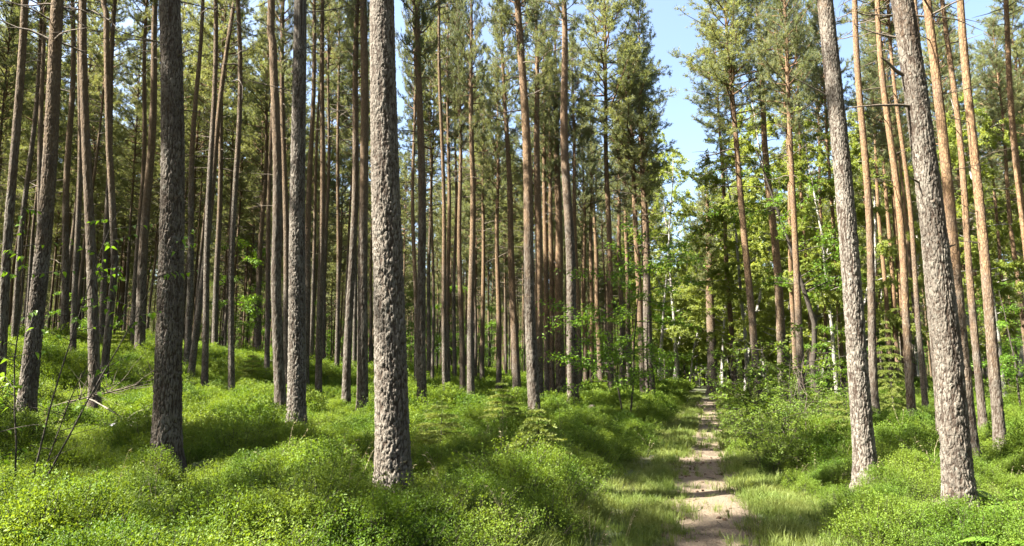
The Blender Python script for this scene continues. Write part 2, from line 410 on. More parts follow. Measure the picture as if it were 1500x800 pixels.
# ------------------------------------------------------------------ pine crowns (needles on ascending limbs), a few shapes shared by all pines
def curve_pts(p, d, L, n, r_, droop=0.0, wob=.12):
    P = [np.array(p, float)]; d = np.array(d, float); d /= np.linalg.norm(d)
    for _ in range(n):
        d = d + r_.normal(0, wob, 3) + np.array([0, 0, droop]); d /= np.linalg.norm(d); P.append(P[-1] + d * L / n)
    return np.array(P)
CROWN_L = 10.0
def crown_mesh(seed, dens=1.0, Rmax=2.0):
    r_ = np.random.default_rng(seed); mb = MB(); TP, TD = [], []
    z = -2.2; az = r_.uniform(0, 6.28)
    while z < CROWN_L - .15:
        t = z / CROWN_L
        k = r_.integers(2, 4) if z < 0 else r_.integers(3, 6)
        for _ in range(k):
            az += 2.4 + r_.normal(0, .3)
            if t < 0:
                L = r_.uniform(.5, 1.9); dead = True; el = r_.uniform(-.25, .3)
            else:
                prof = min(1, (t / .22) ** .6) * (1 - max(0, t - .3) / .78) ** .75
                L = Rmax * prof * r_.uniform(.55, 1.25) + .25; dead = t < .12 and r_.random() < .5; el = .15 + .75 * t + r_.normal(0, .12)
            d = (math.cos(az) * math.cos(el), math.sin(az) * math.cos(el), math.sin(el))
            P = curve_pts((0, 0, z), d, L, 6, r_, .05 if not dead else -.03, .12)
            rb = .010 + .011 * L; mb.tube(P, np.linspace(rb, .005, 7), M['twig'] if dead else M['limb'], 4)
            if dead:
                if r_.random() < .6:
                    Q = curve_pts(P[3], r_.normal(0, 1, 3) * [1, 1, .4] + np.array(d), L * .4, 3, r_, 0, .2); mb.tube(Q, np.linspace(.008, .003, 4), M['twig'], 3)
                continue
            nt = max(3, int(L * 9))
            for q in range(nt):
                s = r_.uniform(.28, 1.0); a = s * 6; ii = min(5, int(a)); p = P[ii] + (P[ii + 1] - P[ii]) * (a - ii)
                dd = (P[ii + 1] - P[ii]); dd /= np.linalg.norm(dd); side = r_.normal(0, 1, 3); side -= dd * side.dot(dd); side /= np.linalg.norm(side)
                td = dd * .6 + side * [1, 1, .55] + np.array([0, 0, .25]); Lt = r_.uniform(.18, .5) * (1.15 - .5 * s)
                Q = curve_pts(p, td, Lt, 3, r_, .06, .15); mb.tube(Q, [.006, .005, .004, .003], M['limb'], 3)
                for w in np.linspace(.25, 1, max(2, int(Lt / .066 * dens))):
                    b = w * 3; jj = min(2, int(b)); TP.append(Q[jj] + (Q[jj + 1] - Q[jj]) * (b - jj) + r_.normal(0, .03, 3)); TD.append(Q[jj + 1] - Q[jj])
        z += r_.uniform(.28, .46) if z > 0 else r_.uniform(.25, .5)
    TP = np.array(TP); TD = np.array(TD); TD /= np.linalg.norm(TD, axis=1, keepdims=True)
    nb = 10
    P = np.repeat(TP, nb, 0); D = np.repeat(TD, nb, 0) * .75 + r_.normal(0, .62, (len(P), 3)) + [0, 0, .15]
    mb.blades(P + r_.normal(0, .02, P.shape), D, r_.uniform(.09, .17, len(P)), r_.uniform(.014, .023, len(P)), M['needle'], r_)
    return mb.mesh('pine_crown')
CROWNS = [crown_mesh(100 + k, 1.0, 1.9 + .15 * (k % 4)) for k in range(7)]
print('crown tris', [len(c.polygons) for c in CROWNS])

def place_crown(parent, zs, cx, cy, H, k, r_, scale=None, width=1.0):
    L = CROWN_L * (scale or 1.0); zb = H - L * .985
    x0, y0 = np.interp(zb, zs, cx), np.interp(zb, zs, cy); x1, y1 = np.interp(H, zs, cx), np.interp(H, zs, cy)
    o = link('crown', CROWNS[k % len(CROWNS)], parent, (x0, y0, zb))
    q = Vector((x1 - x0, y1 - y0, H - zb)).to_track_quat('Z', 'Y').to_matrix().to_4x4() @ Matrix.Rotation(r_.uniform(0, 6.28), 4, 'Z')
    o.rotation_euler = q.to_euler(); w = r_.uniform(.9, 1.12) * width; o.scale = (w * (scale or 1), w * (scale or 1), scale or 1.0)
    return o

placed = []     # (x, y) of every tree standing so far
# columns: base px, base py, px where it leaves the top of the photograph (y = 0), trunk width in px half way, label, options
PINES = [
 (0, 600, 33, 15, 'pine at the edge of the wood with a sunlit left rim, first from the sapling', {}),
 (40, 592, 88, 25, 'thick dark leaning pine behind the leafy multi-stemmed sapling', {'d': 11}),
 (18, 530, 62, 9, 'slim pine seen just behind the thick dark leaning pine, on its outer side', {}),
 (58, 520, 66, 9, 'slim dark pine half hidden by the thick leaning pine near the sapling', {}),
 (142, 580, 125, 16, 'dark pine with lit left rim standing in the dead brush', {'d': 13}),
 (152, 556, 159, 11, 'bending pine that hugs the dark pine in the dead brush', {'bend': .25}),
 (105, 550, 117, 9, 'slim dappled pine between the thick leaning pine and the dead brush', {}),
 (150, 492, 172, 9, 'slim dark pine on the hill crest above the dead brush', {}),
 (95, 487, 107, 11, 'dark pine on the hill crest behind the sapling leaves', {}),
 (158, 490, 166, 6, 'thin pine with a lit edge on the hill crest', {}),
 (120, 478, 130, 6, 'very thin pale pine at the back of the hill crest', {}),
 (205, 515, 230, 14, 'grey pine on the hill, larger of the close pair behind the big dark pine', {}),
 (196, 508, 218, 8, 'thinner pine of the close pair on the hill', {}),
 (180, 474, 205, 5, 'thin far pine just beyond the close pair on the hill', {}),
 (246, 676, 254, 45, 'big dark pine with deeply furrowed bark, nearest on the bilberry slope', {'s': .87, 'd': 8.4, 'oz': 13, 'cw': .6}),
 (274, 536, 297, 9, 'slim pine next behind the big dark furrowed pine', {}),
 (279, 552, 345, 9, 'strongly leaning pale pine behind the big dark furrowed pine', {}),
 (299, 584, 312, 9.5, 'slim grey pine crossing in front of the strongly leaning one', {}),
 (340, 582, 345, 9.5, 'straight slim pine standing alone halfway between two thick pines', {}),
 (315, 510, 332, 8, 'dark slim pine on the slope beside the leafy beech branches', {}),
 (378, 516, 393, 7, 'slim pine at the end of the drooping beech branch', {}),
 (391, 550, 399, 7, 'thin dark pine just before the bent dark pine', {}),
 (413, 590, 402, 15, 'dark bent pine touching the thick grey pine in front', {'bend': -.12, 'oz': 7}),
 (436, 606, 437, 26, 'thick grey pine with sunlit rough bark beside the bent dark pine', {'d': 12.6, 'oz': 12, 'pale': .35}),
 (422, 568, 415, 9, 'orange pine glimpsed between the bent dark pine and the thick grey one', {'oz': 5}),
 (447, 560, 464, 9, 'orange pine just behind the thick grey pine', {'oz': 5}),
 (467, 578, 475, 9, 'slim reddish pine standing clear beyond the thick grey pine', {}),
 (455, 560, 470, 5, 'thin pine close behind the slim reddish one', {}),
 (473, 556, 483, 5.5, 'thin straight pine just past the slim reddish one', {}),
 (494, 541, 498, 5.5, 'thin far pine in the gap before the dark pair', {}),
 (507, 589, 528, 11, 'leaning slim pine of the dark pair behind the central pine', {}),
 (531, 599, 535, 15, 'thicker dark pine of the pair, reddish above', {'oz': 6}),
 (519, 540, 523, 5, 'thin pine showing between the dark pair', {}),
 (578, 698, 558, 47, 'large central pine, half sunlit pale plated bark and half in shade', {'d': 8.0, 'oz': 16, 'cw': .6, 'pale': .5}),
 (619, 594, 613, 12.5, 'dark pine standing next beyond the large central pine', {'oz': 7}),
 (610, 572, 606, 5.5, 'thin lit pine tucked beside the dark pine beyond the central pine', {'oz': 4}),
 (652, 585, 645, 6.5, 'first of four slim pines between the central pine and the path', {'oz': 4}),
 (656, 566, 656, 6, 'thin pine tight behind the first of the four slim pines', {'oz': 4}),
 (678, 576, 670, 6.5, 'slim lit orange pine before the reddish straight pine', {'oz': 3}),
 (690, 584, 691, 9, 'straight reddish pine, dark at the foot, clear of its neighbours', {'oz': 5}),
 (666, 552, 667, 4.5, 'very thin pine in the group beyond the central pine', {}),
 (628, 548, 631, 4.5, 'very thin pine against the bright young beech', {}),
 (706, 556, 710, 5, 'thin far pine just past the straight reddish pine', {'oz': 3}),
 (731, 566, 728, 5.5, 'thin pale lit pine before the slim orange pine', {'oz': 3}),
 (758, 576, 733, 9, 'slim leaning orange pine before the cluster of thick ones', {'oz': 3}),
 (784, 600, 759, 15.5, 'dark thick pine in front of the orange cluster', {'d': 18, 'oz': 6}),
 (790, 584, 785, 11, 'orange flaky pine close behind the dark thick one', {'oz': 3}),
 (802, 574, 795, 7, 'slim orange pine in the middle of the cluster', {'oz': 3}),
 (809, 574, 803, 6, 'thin lit orange pine in the middle of the cluster', {'oz': 2}),
 (822, 575, 812, 11, 'light orange pine standing close before the grey dark one', {'oz': 3}),
 (840, 587, 825, 14, 'grey dark pine at the path side of the cluster', {'oz': 9}),
 (849, 576, 836, 6, 'slim pine just behind the grey dark pine of the cluster', {'oz': 3}),
 (858, 562, 851, 4.5, 'very thin pine beyond the orange cluster', {'oz': 2}),
 (880, 560, 858, 4.5, 'very thin leaning pine before the tall crowned pine', {'oz': 2}),
 (867, 564, 864, 4.5, 'very thin upright pine beyond the orange cluster', {'oz': 2}),
 (895, 578, 886, 8, 'tall pine whose full dark crown borders the strip of sky', {'crown': 1.25, 'cw': 1.15, 'H': 25, 'oz': 3}),
 (911, 566, 903, 5, 'thin pine behind the young rowan stems', {}),
 (922, 562, 911, 5, 'thin pine behind the rowan leaves', {}),
 (943, 578, 916, 7.5, 'slim pine with a lower crown behind the young rowan', {'H': 19, 'oz': 3, 'cw': 1.2}),
 (953, 578, 930, 10, 'dark leaning pine at the far end of the bilberry bank', {'H': 18, 'oz': 7}),
 (950, 574, 936, 6, 'slim pine on the outer side of the tall dark crown, by the strip of sky', {'d': 35, 'H': 23.5, 'oz': 3, 'cw': .95}),
 (1076, 570, 1046, 6, 'slim pine just before the reddish pine among the birches, high crown by the sky', {'d': 37, 'H': 22.5, 'oz': 3, 'cw': 1.15}),
 (1044, 572, 1028, 5.5, 'pale lit pine standing where the path vanishes', {'H': 14.5, 'oz': 5}),
 (1110, 560, 1063, 10, 'reddish pine among the birches, its crown bordering the strip of sky', {'d': 26, 'H': 21, 'oz': 4, 'cw': 1.25}),
 (1150, 588, 1108, 12, 'reddish pine rising behind the path-side bushes', {'oz': 4}),
 (1176, 598, 1147, 10, 'straight brown pine beside the bare twiggy stem', {'oz': 4}),
 (1166, 576, 1142, 6, 'thin orange pine between the two reddish ones behind the bushes', {'oz': 3}),
 (1190, 572, 1163, 5, 'thin leaning pale pine before the dark curved tree', {'oz': 3}),
 (1211, 576, 1195, 5, 'thin pine just past the dark curved tree', {'oz': 3}),
 (1269, 697, 1216, 31, 'thick pale sunlit pine standing alone right of the path', {'d': 9.8, 'oz': 9.5, 'pale': .48}),
 (1281, 600, 1250, 12, 'slim dark-footed pine just behind the thick pale sunlit pine', {'oz': 5}),
 (1236, 572, 1203, 6, 'thin orange pine seen before the thick pale sunlit pine', {'oz': 2}),
 (1336, 611, 1289, 12, 'slim pine with orange middle between the two thick sunlit pines', {'oz': 3}),
 (1356, 596, 1300, 8, 'leaning slim grey pine close to the nearest pine', {'oz': 5}),
 (1317, 562, 1283, 6.5, 'thin bright orange pine behind the drooping young spruce', {'oz': 2}),
 (1306, 560, 1268, 6, 'another orange pine left of the bright one behind the drooping young spruce', {'oz': 2}),
 (1326, 560, 1293, 5.5, 'thin orange pine between the young spruce and the slim orange-middled pine', {'oz': 2}),
 (1408, 754, 1317, 43, 'nearest pine, thick trunk leaning towards the path with dead branch stubs', {'d': 8.0, 'oz': 8.5, 'bend': .05, 'pale': .22}),
 (1427, 692, 1362, 19, 'bright orange pine directly behind the nearest leaning pine', {'d': 12.0, 'oz': 3.2}),
 (1379, 656, 1342, 11, 'grey pine mostly hidden by the nearest leaning pine', {'d': 15, 'oz': 9}),
 (1440, 622, 1382, 11, 'dark slim pine between two bright orange pines', {'oz': 4}),
 (1465, 652, 1414, 17, 'sunlit ochre pine, the one past the dark slim pine', {'d': 14.5, 'oz': 3.5}),
 (1400, 585, 1370, 6, 'thin orange pine glimpsed behind the bright orange one', {'oz': 2}),
 (1524, 620, 1472, 12, 'orange pine leaning in at the very edge of the photo', {'oz': 3}),
 (1508, 575, 1446, 7, 'thin orange leaning pine behind the sunlit ochre pine', {'oz': 3}),
 (1480, 570, 1438, 5, 'thin pine between the ochre pine and the photo edge', {'oz': 3}),
]
def tree_at(xb, yb, w, opt):
    """where the trunk stands, from its foot and its width"""
    x, y = on_ground(xb, yb, .25)
    if 'd' in opt: y = opt['d']
    wm = .92 * w * math.cos(math.atan((xb - CX) / F_PX)) * y / F_PX
    lo, hi = (.14, .36)
    if 'd' not in opt: y = y if lo <= wm <= hi else (lo if wm < lo else hi) / wm * y
    y = min(y, 62.0)
    return at_depth(xb, yb, y)[0], y
SPOTS = np.array([tree_at(xb, yb, w, opt) for xb, yb, xt, w, label, opt in PINES])
for k, (xb, yb, xt, w, label, opt) in enumerate(PINES):
    near = int((np.hypot(*(SPOTS - SPOTS[k]).T) < 3.2).sum())
    r_ = np.random.default_rng(1000 + k)
    x, y = tree_at(xb, yb, w, opt); z = gz(x, y)
    pt = at_depth(xt, 0, y); dz = pt[2] - z
    # px of a point at the foot as placed, so that trunk passes both measured points
    lean = ((pt[0] - x) / dz, r_.normal(0, .008))
    wm = .92 * w * math.cos(math.atan2(x, y)) * (y * math.cos(PITCH) + (dz * .45 - CAM_Z) * math.sin(PITCH)) / F_PX
    H = opt.get('H', r_.uniform(18.5, 22.5)); tm = dz * .45 / H
    r13 = wm * .5 / max(.3, (1 - .50 * tm - .42 * tm ** 3))
    r13 *= opt.get('s', 1.0)
    det = 2 if w >= 24 else 1 if w >= 10.5 else 0
    bend = None
    if 'bend' in opt: b = opt['bend']; bend = [(0, 0, 0), (dz * .3, b, 0), (dz * .6, b * .3, 0), (dz, 0, 0), (H, 0, 0)]
    t = thing('pine_tree', label, 'pine tree', (x, y, z - .03))
    me, (zs, cx, cy, rr) = trunk_mesh('pine_trunk', H, r13, lean, 50 + k, det, bend)
    tr = link('trunk', me, t); tr['orange_z'] = float(opt.get('oz', r_.uniform(4, 8))); tr['warm'] = float(opt.get('warm', np.interp(xb, [300, 650, 800, 1000, 1250], [.15, .35, .6, .5, 1.0])))
    tr['pale'] = float(opt.get('pale', .12))
    place_crown(t, zs, cx, cy, H, k, r_, opt.get('crown', r_.uniform(.78, 1.0)), opt.get('cw', max(.68, near ** -.3)) * (.66 if 250 < xb < 850 and y < 27 else 1.0))
    placed.append((x, y)); opt['obj'] = t; opt['geo'] = (x, y, z, zs, cx, cy, rr)

def tri_count():
    return sum(len(p.data.polygons) for p in col.objects if p.type == 'MESH')
def dead_branch(tree, z, px_dir, L, r0, up=.05, seed=0, mat='twig', kids=2):
    x, y, zg, zs, cx, cy, rr = tree['geo']; r_ = np.random.default_rng(seed); mb = MB()
    a, b, rad = np.interp(z, zs, cx), np.interp(z, zs, cy), np.interp(z, zs, rr)
    d = np.array([math.cos(px_dir), math.sin(px_dir), up]); d /= np.linalg.norm(d)
    P = curve_pts(np.array([a, b, z]) + d * rad * .7, d, L, 7, r_, 0, .07)
    mb.tube(P, np.linspace(r0, r0 * .35, 8) * (1 + r_.normal(0, .06, 8)), M[mat], 7)
    for q in range(kids):
        Q = curve_pts(P[3 + q], d + r_.normal(0, .6, 3), L * .35, 4, r_, .02, .12); mb.tube(Q, np.linspace(r0 * .4, .003, 5), M[mat], 5)
    link('dead_branch', mb.mesh('dead_branch'), tree['obj'])
def pine(label_start): return next(o for *_, l, o in PINES if l.startswith(label_start))
n_ = pine('nearest pine')
for (z, a, L, r0, up) in ((5.15, 3.3, .85, .022, .02), (5.55, 3.0, .42, .03, .35), (4.1, 3.4, .25, .016, .3), (6.1, 2.6, .6, .016, .3), (3.3, 6.0, .12, .02, .1)):
    dead_branch(n_, z, a, L, r0, up, int(z * 10), 'twig', 0)
s_ = pine('thick pale sunlit')
dead_branch(s_, 6.0, 2.9, .75, .016, .55, 3, 'grey_twig', 1); dead_branch(s_, 5.0, 3.3, .35, .010, .2, 4, 'grey_twig', 0)
g_ = pine('thick grey pine')
for q, (z, a, L) in enumerate(((8.3, 3.2, 1.0), (8.0, .2, .5), (7.0, 3.4, .9), (8.8, 6.1, 1.3))): dead_branch(g_, z, a, L, .014, .2, 60 + q)
for lab in ('dark bent pine', 'thicker dark pine of', 'dark pine standing next', 'straight reddish pine', 'orange flaky', 'grey dark pine at', 'light orange pine', 'slim leaning orange', 'big dark pine', 'sunlit ochre', 'dark slim pine between', 'bright orange pine dir', 'slim pine with orange', 'straight brown pine'):
    t = pine(lab); r_ = np.random.default_rng(abs(hash(lab)) % 7 + len(lab))
    y = t['geo'][1]; zt = 1.65 + .6 * y
    for q in range(5):
        dead_branch(t, r_.uniform(max(3.5, zt * .45), min(zt * 1.0, 11.5)), r_.choice([0, 3.14]) + r_.normal(0, .6), r_.uniform(.25, 1.3), .011, r_.uniform(-.1, .35), len(lab) * 10 + q)

# ------------------------------------------------------------------ birches, rowan, beeches, bushes
def broadleaf(seed, H, stems, crown_lo, Rm, leaf, nleaf, mat_leaf, mat_bark, r0=.06, droop=0., flat=.3, lean=(0, 0), twig_n=14, limb_n=16, spread=.5, curve=None, leafw=.6):
    """(wood mesh, leaf mesh) of a broad-leaved tree or bush"""
    r_ = np.random.default_rng(seed); wood = MB(); TP, TD = [], []
    for sidx in range(stems):
        a = r_.uniform(0, 6.28); d0 = np.array([lean[0], lean[1], 1.0]) + (0 if stems == 1 else 1) * np.array([math.cos(a), math.sin(a), 0]) * spread * r_.uniform(.3, 1)
        p0 = np.array([0, 0, -.1]) if stems == 1 else np.array([math.cos(a) * .12, math.sin(a) * .12, -.1])
        h = H * (1 if sidx == 0 else r_.uniform(.6, .95))
        P = curve_pts(p0, d0, h, 12, r_, .02, .05)
        if curve is not None: P[:, 0] += np.interp(P[:, 2], [c[0] for c in curve], [c[1] for c in curve])
        wood.tube(P, r0 * np.linspace(1, .12, 13) ** .9 * (1 if stems == 1 else .6), mat_bark, 7)
        for _ in range(limb_n):
            s = r_.uniform(crown_lo, .98); q = s * 12; ii = min(11, int(q)); p = P[ii] + (P[ii + 1] - P[ii]) * (q - ii)
            az = r_.uniform(0, 6.28); el = r_.uniform(.1, .8) * (1 - flat)
            tt = (s - crown_lo) / (1 - crown_lo + 1e-6); L = Rm * (math.sin(math.pi * (.18 + .75 * tt)) ** .7) * r_.uniform(.55, 1.15)
            Q = curve_pts(p, (math.cos(az) * math.cos(el), math.sin(az) * math.cos(el), math.sin(el)), L, 7, r_, -.02 + droop * .3, .10)
            wood.tube(Q, np.linspace(max(.006, r0 * .28 * (1 - tt * .6)), .004, 8), mat_bark, 4)
            for _t in range(max(2, int(twig_n * L / Rm))):
                w = r_.uniform(.2, 1) * 7; jj = min(6, int(w)); pp = Q[jj] + (Q[jj + 1] - Q[jj]) * (w - jj)
                td = (Q[jj + 1] - Q[jj]); td = td / np.linalg.norm(td) + r_.normal(0, .7, 3) * [1, 1, 1 - flat]
                T = curve_pts(pp, td, Rm * r_.uniform(.12, .34), 4, r_, droop, .12)
                wood.tube(T, [.004, .0035, .003, .0025, .002], mat_bark, 3)
                TP.append(T); TD.append(td)
    T = np.array(TP); m = len(T); k = r_.integers(0, m, nleaf); w = r_.uniform(0.1, 4, nleaf); j = np.minimum(3, w.astype(int)); fr = (w - j)[:, None]
    P = T[k, j] * (1 - fr) + T[k, j + 1] * fr; D = T[k, j + 1] - T[k, j]; D /= np.linalg.norm(D, axis=1, keepdims=True)
    D = D * .5 + r_.normal(0, .7, P.shape) * [1, 1, 1 - flat * .7] + [0, 0, -.15 + droop]
    Nn = r_.normal(0, .45, P.shape) + [0, 0, 1 - .4 * (droop < 0)]
    lv = MB(); L = leaf * r_.uniform(.7, 1.25, nleaf); lv.leaves(P + r_.normal(0, leaf * .5, P.shape), D, Nn, L, L * leafw, mat_leaf)
    return wood.mesh('stem_wood'), lv.mesh('foliage')

BIRCH = [broadleaf(300 + k, 16.0, 1, .16, 3.6, .085, 48000, M['birch_leaf'], M['birch'], .12, -.16, .1, twig_n=20, limb_n=34, leafw=.75) for k in range(3)]
def plant(name, label, cat, pair, loc, rz=0., sc=1.0, group=None, scz=None, names=('trunk', 'crown')):
    t = thing(name, label, cat, loc, rz, group); t.scale = (sc, sc, scz or sc)
    link(names[0], pair[0], t); link(names[1], pair[1], t); placed.append(loc[:2]); return t
BIRCHES = [  # px, distance, scale, label
 (1096, 36, .90, 'pale spotted birch trunk at the bend of the path with light drooping crown'),
 (1139, 43, .92, 'birch with straight white stem between two reddish pines'),
 (1058, 54, .98, 'slightly leaning birch left of the path-end bushes, its crown against the sky'),
 (1120, 60, 1.10, 'tallest light green birch crown below the strip of sky'),
 (1180, 48, .95, 'birch crown behind the straight brown pine'),
 (1020, 66, .85, 'low birch crown closing the view above the path'),
 (1225, 31, .80, 'birch with a curved pale foot leaning near the thick sunlit pine'),
 (1250, 52, 1.05, 'birch crown behind the thick pale sunlit pine'),
 (1345, 50, 1.0, 'birch crown glowing between the slim orange-middled pine and the nearest pine'),
 (1469, 27, .78, 'thin white birch stem behind the sunlit ochre pine'),
 (1492, 38, .95, 'thin pale birch at the edge of the photo'),
 (1420, 46, 1.05, 'light green birch behind the bright orange pine'),
 (1150, 33, .95, 'birch close behind the path-side bushes with long hanging twigs'),
 (1075, 44, .95, 'birch crown leaning out over the path end'),
 (1195, 40, 1.1, 'birch behind the dark curved tree'),
 (1160, 70, 1.25, 'far birch crown seen between the two reddish pines behind the bushes'),
 (1010, 58, .85, 'rounded birch crown between the young rowan and the strip of sky'),
 (1280, 38, 1.0, 'birch crown just past the slim dark-footed pine'),
 (1375, 62, 1.25, 'tall far birch crown above the nearest pine foot'),
 (1090, 39, .95, 'birch overhanging the far end of the path, just below the strip of sky'),
 (968, 47, 1.02, 'birch crown at the far side of the path behind the low-crowned slim pine'),
 (992, 57, 1.30, 'birch crown filling the foot of the strip of sky'),
 (975, 74, .80, 'pale green birch far behind the young rowan'),
]
for k, (px, y, sc, lab) in enumerate(BIRCHES):
    x = at_depth(px, 560, y)[0]
    plant('birch_tree', lab, 'birch tree', BIRCH[k % 3], (x, y, gz(x, y) - .05), k * 2.1, sc * 1.1, 'birches among the pines')
# dark curved broad-leaved tree
cur = broadleaf(340, 11, 1, .35, 2.6, .08, 6000, M['rowan_leaf'], M['dark_stem'], .13, -.05, .3, curve=[(0, .1), (1.8, -.15), (3.3, .05), (6.5, -.45), (11, -1.3)], limb_n=20)
x = at_depth(1200, 576, 26)[0]
plant('broadleaf_tree', 'dark curved tree with light green leaves beside the straight brown pine', 'tree', cur, (x, 26, gz(x, 26) - .05), 0, 1)
# the young rowan by the bank and its layered leaves
row = broadleaf(350, 6.6, 2, .30, 2.5, .12, 5200, M['rowan_leaf'], M['dark_stem'], .055, -.03, .75, twig_n=16, limb_n=22, spread=.18, leafw=.42)
x, y = on_ground(916, 588, .1); y = 21.0; x = at_depth(916, 588, y)[0]
plant('rowan_tree', 'young rowan with two thin crooked stems and layered bright leaves', 'rowan', row, (x, y, gz(x, y) - .05), .6, 1.0)
row2 = broadleaf(351, 5.5, 1, .25, 2.0, .11, 2600, M['rowan_leaf'], M['dark_stem'], .045, -.03, .75, twig_n=14, limb_n=16, leafw=.42)
for px, y, sc, rz, lab in ((950, 31, 1.15, 1., 'young broad-leaved tree between the rowan and the end of the path'),
                           (640, 40, 1.2, 2., 'bright young beech behind the dark pine beyond the central pine'),
                           (700, 46, 1.1, 3., 'bright young beech behind the straight reddish pine'),
                           (610, 47, 1.25, 4., 'bright young beech close beyond the central pine'),
                           (372, 33, 1.25, 5., 'young beech with drooping dark branch on the slope'),
                           (332, 40, 1.1, .5, 'young beech farther up the slope behind the straight slim pine'),
                           (1455, 33, 1.2, 1.5, 'young broad-leaved tree behind the sunlit ochre pine'),
                           (1310, 40, 1.2, 2.5, 'young broad-leaved tree behind the drooping young spruce'),
                           (1230, 24, .7, 3.4, 'small leafy tree just before the thick pale sunlit pine'),
                           (1490, 22, .8, 3.9, 'small leafy tree beside the orange pine at the photo edge'),
                           (545, 50, 1.1, .2, 'young beech far back, seen beside the dark pair of pines'),
                           (440, 52, 1.1, 1.2, 'young beech far back behind the thick grey pine'),
                           (120, 36, 1.0, 2.2, 'young beech on the hill crest behind the dead brush'),
                           (790, 60, 1.2, 2.9, 'young beech far behind the orange cluster of pines'),
                           (870, 56, 1.1, 4.2, 'young beech far behind the tall crowned pine')):
    x = at_depth(px, 560, y)[0]
    plant('young_tree', lab, 'young tree', row2, (x, y, gz(x, y) - .05), rz, sc, 'young broad-leaved trees under the pines')

BUSH = [broadleaf(370 + k, 2.0, 7, .15, .75, .058, 3400, M['bush_leaf'], M['dark_stem'], .022, 0, .35, twig_n=12, limb_n=9, spread=.55, leafw=.62) for k in range(3)]
for k, (px, py, y, sc, lab) in enumerate((
    (1132, 612, 16.5, 1.5, 'big leafy bush at the right edge of the path, tallest of the three there'),
    (1096, 640, 14.5, .62, 'low bush leaning over the path edge in front of the tallest bush'),
    (1148, 640, 13.5, .85, 'leafy bush between the path and the bare twiggy stem'),
    (1192, 640, 15, .75, 'loose bush at the foot of the straight brown pine'),
    (1125, 668, 11.5, .55, 'small light bush beside the grass of the path'),
    (1235, 640, 18.5, .75, 'bush behind the thick pale sunlit pine'),
    (1160, 600, 24, 1.0, 'bush in the shade below the birches'),
    (1096, 590, 26, .9, 'bush at the far bend of the path'),
    (1330, 590, 26, .8, 'bush behind the slim pine with orange middle'),
    (1480, 600, 24, .9, 'bush behind the ochre pine near the photo edge'))):
    x = at_depth(px, py, y)[0]
    plant('bush', lab, 'bush', BUSH[k % 3], (x, y, gz(x, y) - .05), k * 1.3, sc, 'bushes right of the path', names=('stem', 'foliage'))

# young spruces: stem, then every branch a part
def spruce(label, px, y, H, tiers, Rm, seed, droop=-.1, py=600):
    x = at_depth(px, py, y)[0]; r_ = np.random.default_rng(seed)
    t = thing('young_spruce', label, 'young spruce', (x, y, gz(x, y) + .10), 0, 'young spruces in the bilberry')
    mb = MB(); zz = np.linspace(-.15, H, 8); mb.tube(np.stack([zz * 0 + .03 * np.sin(zz * 2), zz * 0, zz], -1), np.linspace(.008 + .008 * H, .004, 8), M['dark_stem'], 6)
    top = np.array([[0, 0, H * .93]] * 40) + r_.normal(0, .01, (40, 3)) + np.outer(r_.uniform(0, 1, 40), [0, 0, H * .1]); mb.blades(top, r_.normal(0, .6, (40, 3)) + [0, 0, .8], .03, .006, M['spruce'], r_)
    link('stem', mb.mesh('spruce_stem'), t)
    for a in range(tiers):
        f = (a + .6) / tiers; z = H * (.10 + .85 * f)
        for b in range(9):
            az = b * .698 + a * .6 + r_.normal(0, .15); L = Rm * (1 - f) ** .8 * r_.uniform(.8, 1.15) + .05; mb = MB(); TP, TD = [], []
            P = curve_pts((0, 0, z), (math.cos(az), math.sin(az), .25), L, 5, r_, droop, .05); mb.tube(P, np.linspace(.006, .002, 6), M['dark_stem'], 4)
            for c in range(int(3 + L * 22)):
                w = r_.uniform(.15, 1) * 5; j = min(4, int(w)); p = P[j] + (P[j + 1] - P[j]) * (w - j); d = P[j + 1] - P[j]; d /= np.linalg.norm(d)
                sd_ = np.cross(d, [0, 0, 1]) * r_.choice([-1, 1]); tl = L * .38 * (1.1 - w / 5) + .03
                for e in np.linspace(.1, 1, max(3, int(tl / .018))): TP.append(p + (d * .7 + sd_ * .8) * tl * e); TD.append(d * .7 + sd_ * .8)
            for e in np.linspace(.1, 1, int(L / .02) + 2): w = e * 5; j = min(4, int(w)); TP.append(P[j] + (P[j + 1] - P[j]) * (w - j)); TD.append(P[j + 1] - P[j])
            TP = np.repeat(np.array(TP), 4, 0); TD = np.repeat(np.array(TD), 4, 0); TD /= np.linalg.norm(TD, axis=1, keepdims=True)
            mb.blades(TP, TD * .6 + r_.normal(0, .6, TP.shape), r_.uniform(.026, .045, len(TP)), .013, M['spruce'], r_)
            link('branch', mb.mesh('spruce_branch'), t)
    placed.append((x, y))
spruce('small sunlit yellow-green spruce on the bilberry bank, brightest of them', 786, 9.2, .95, 8, .52, 1)
spruce('flat layered little spruce beyond the large central pine', 645, 12.5, 1.0, 5, .85, 2)
spruce('tiny spruce between the flat layered one and the dark thick pine', 735, 14.5, .95, 6, .5, 3)
spruce('dark young spruce low on the slope next to the bent dark pine', 365, 20, .9, 5, .5, 4)
spruce('drooping tall thin spruce between the thick pale pine and the nearest pine', 1308, 20, 3.2, 11, .75, 5, -.22)
spruce('little spruce in the shade right of the bushes', 1225, 14, .9, 5, .45, 6)
spruce('little spruce on the hill by the close pair of pines', 175, 21, .8, 5, .45, 7, py=500)

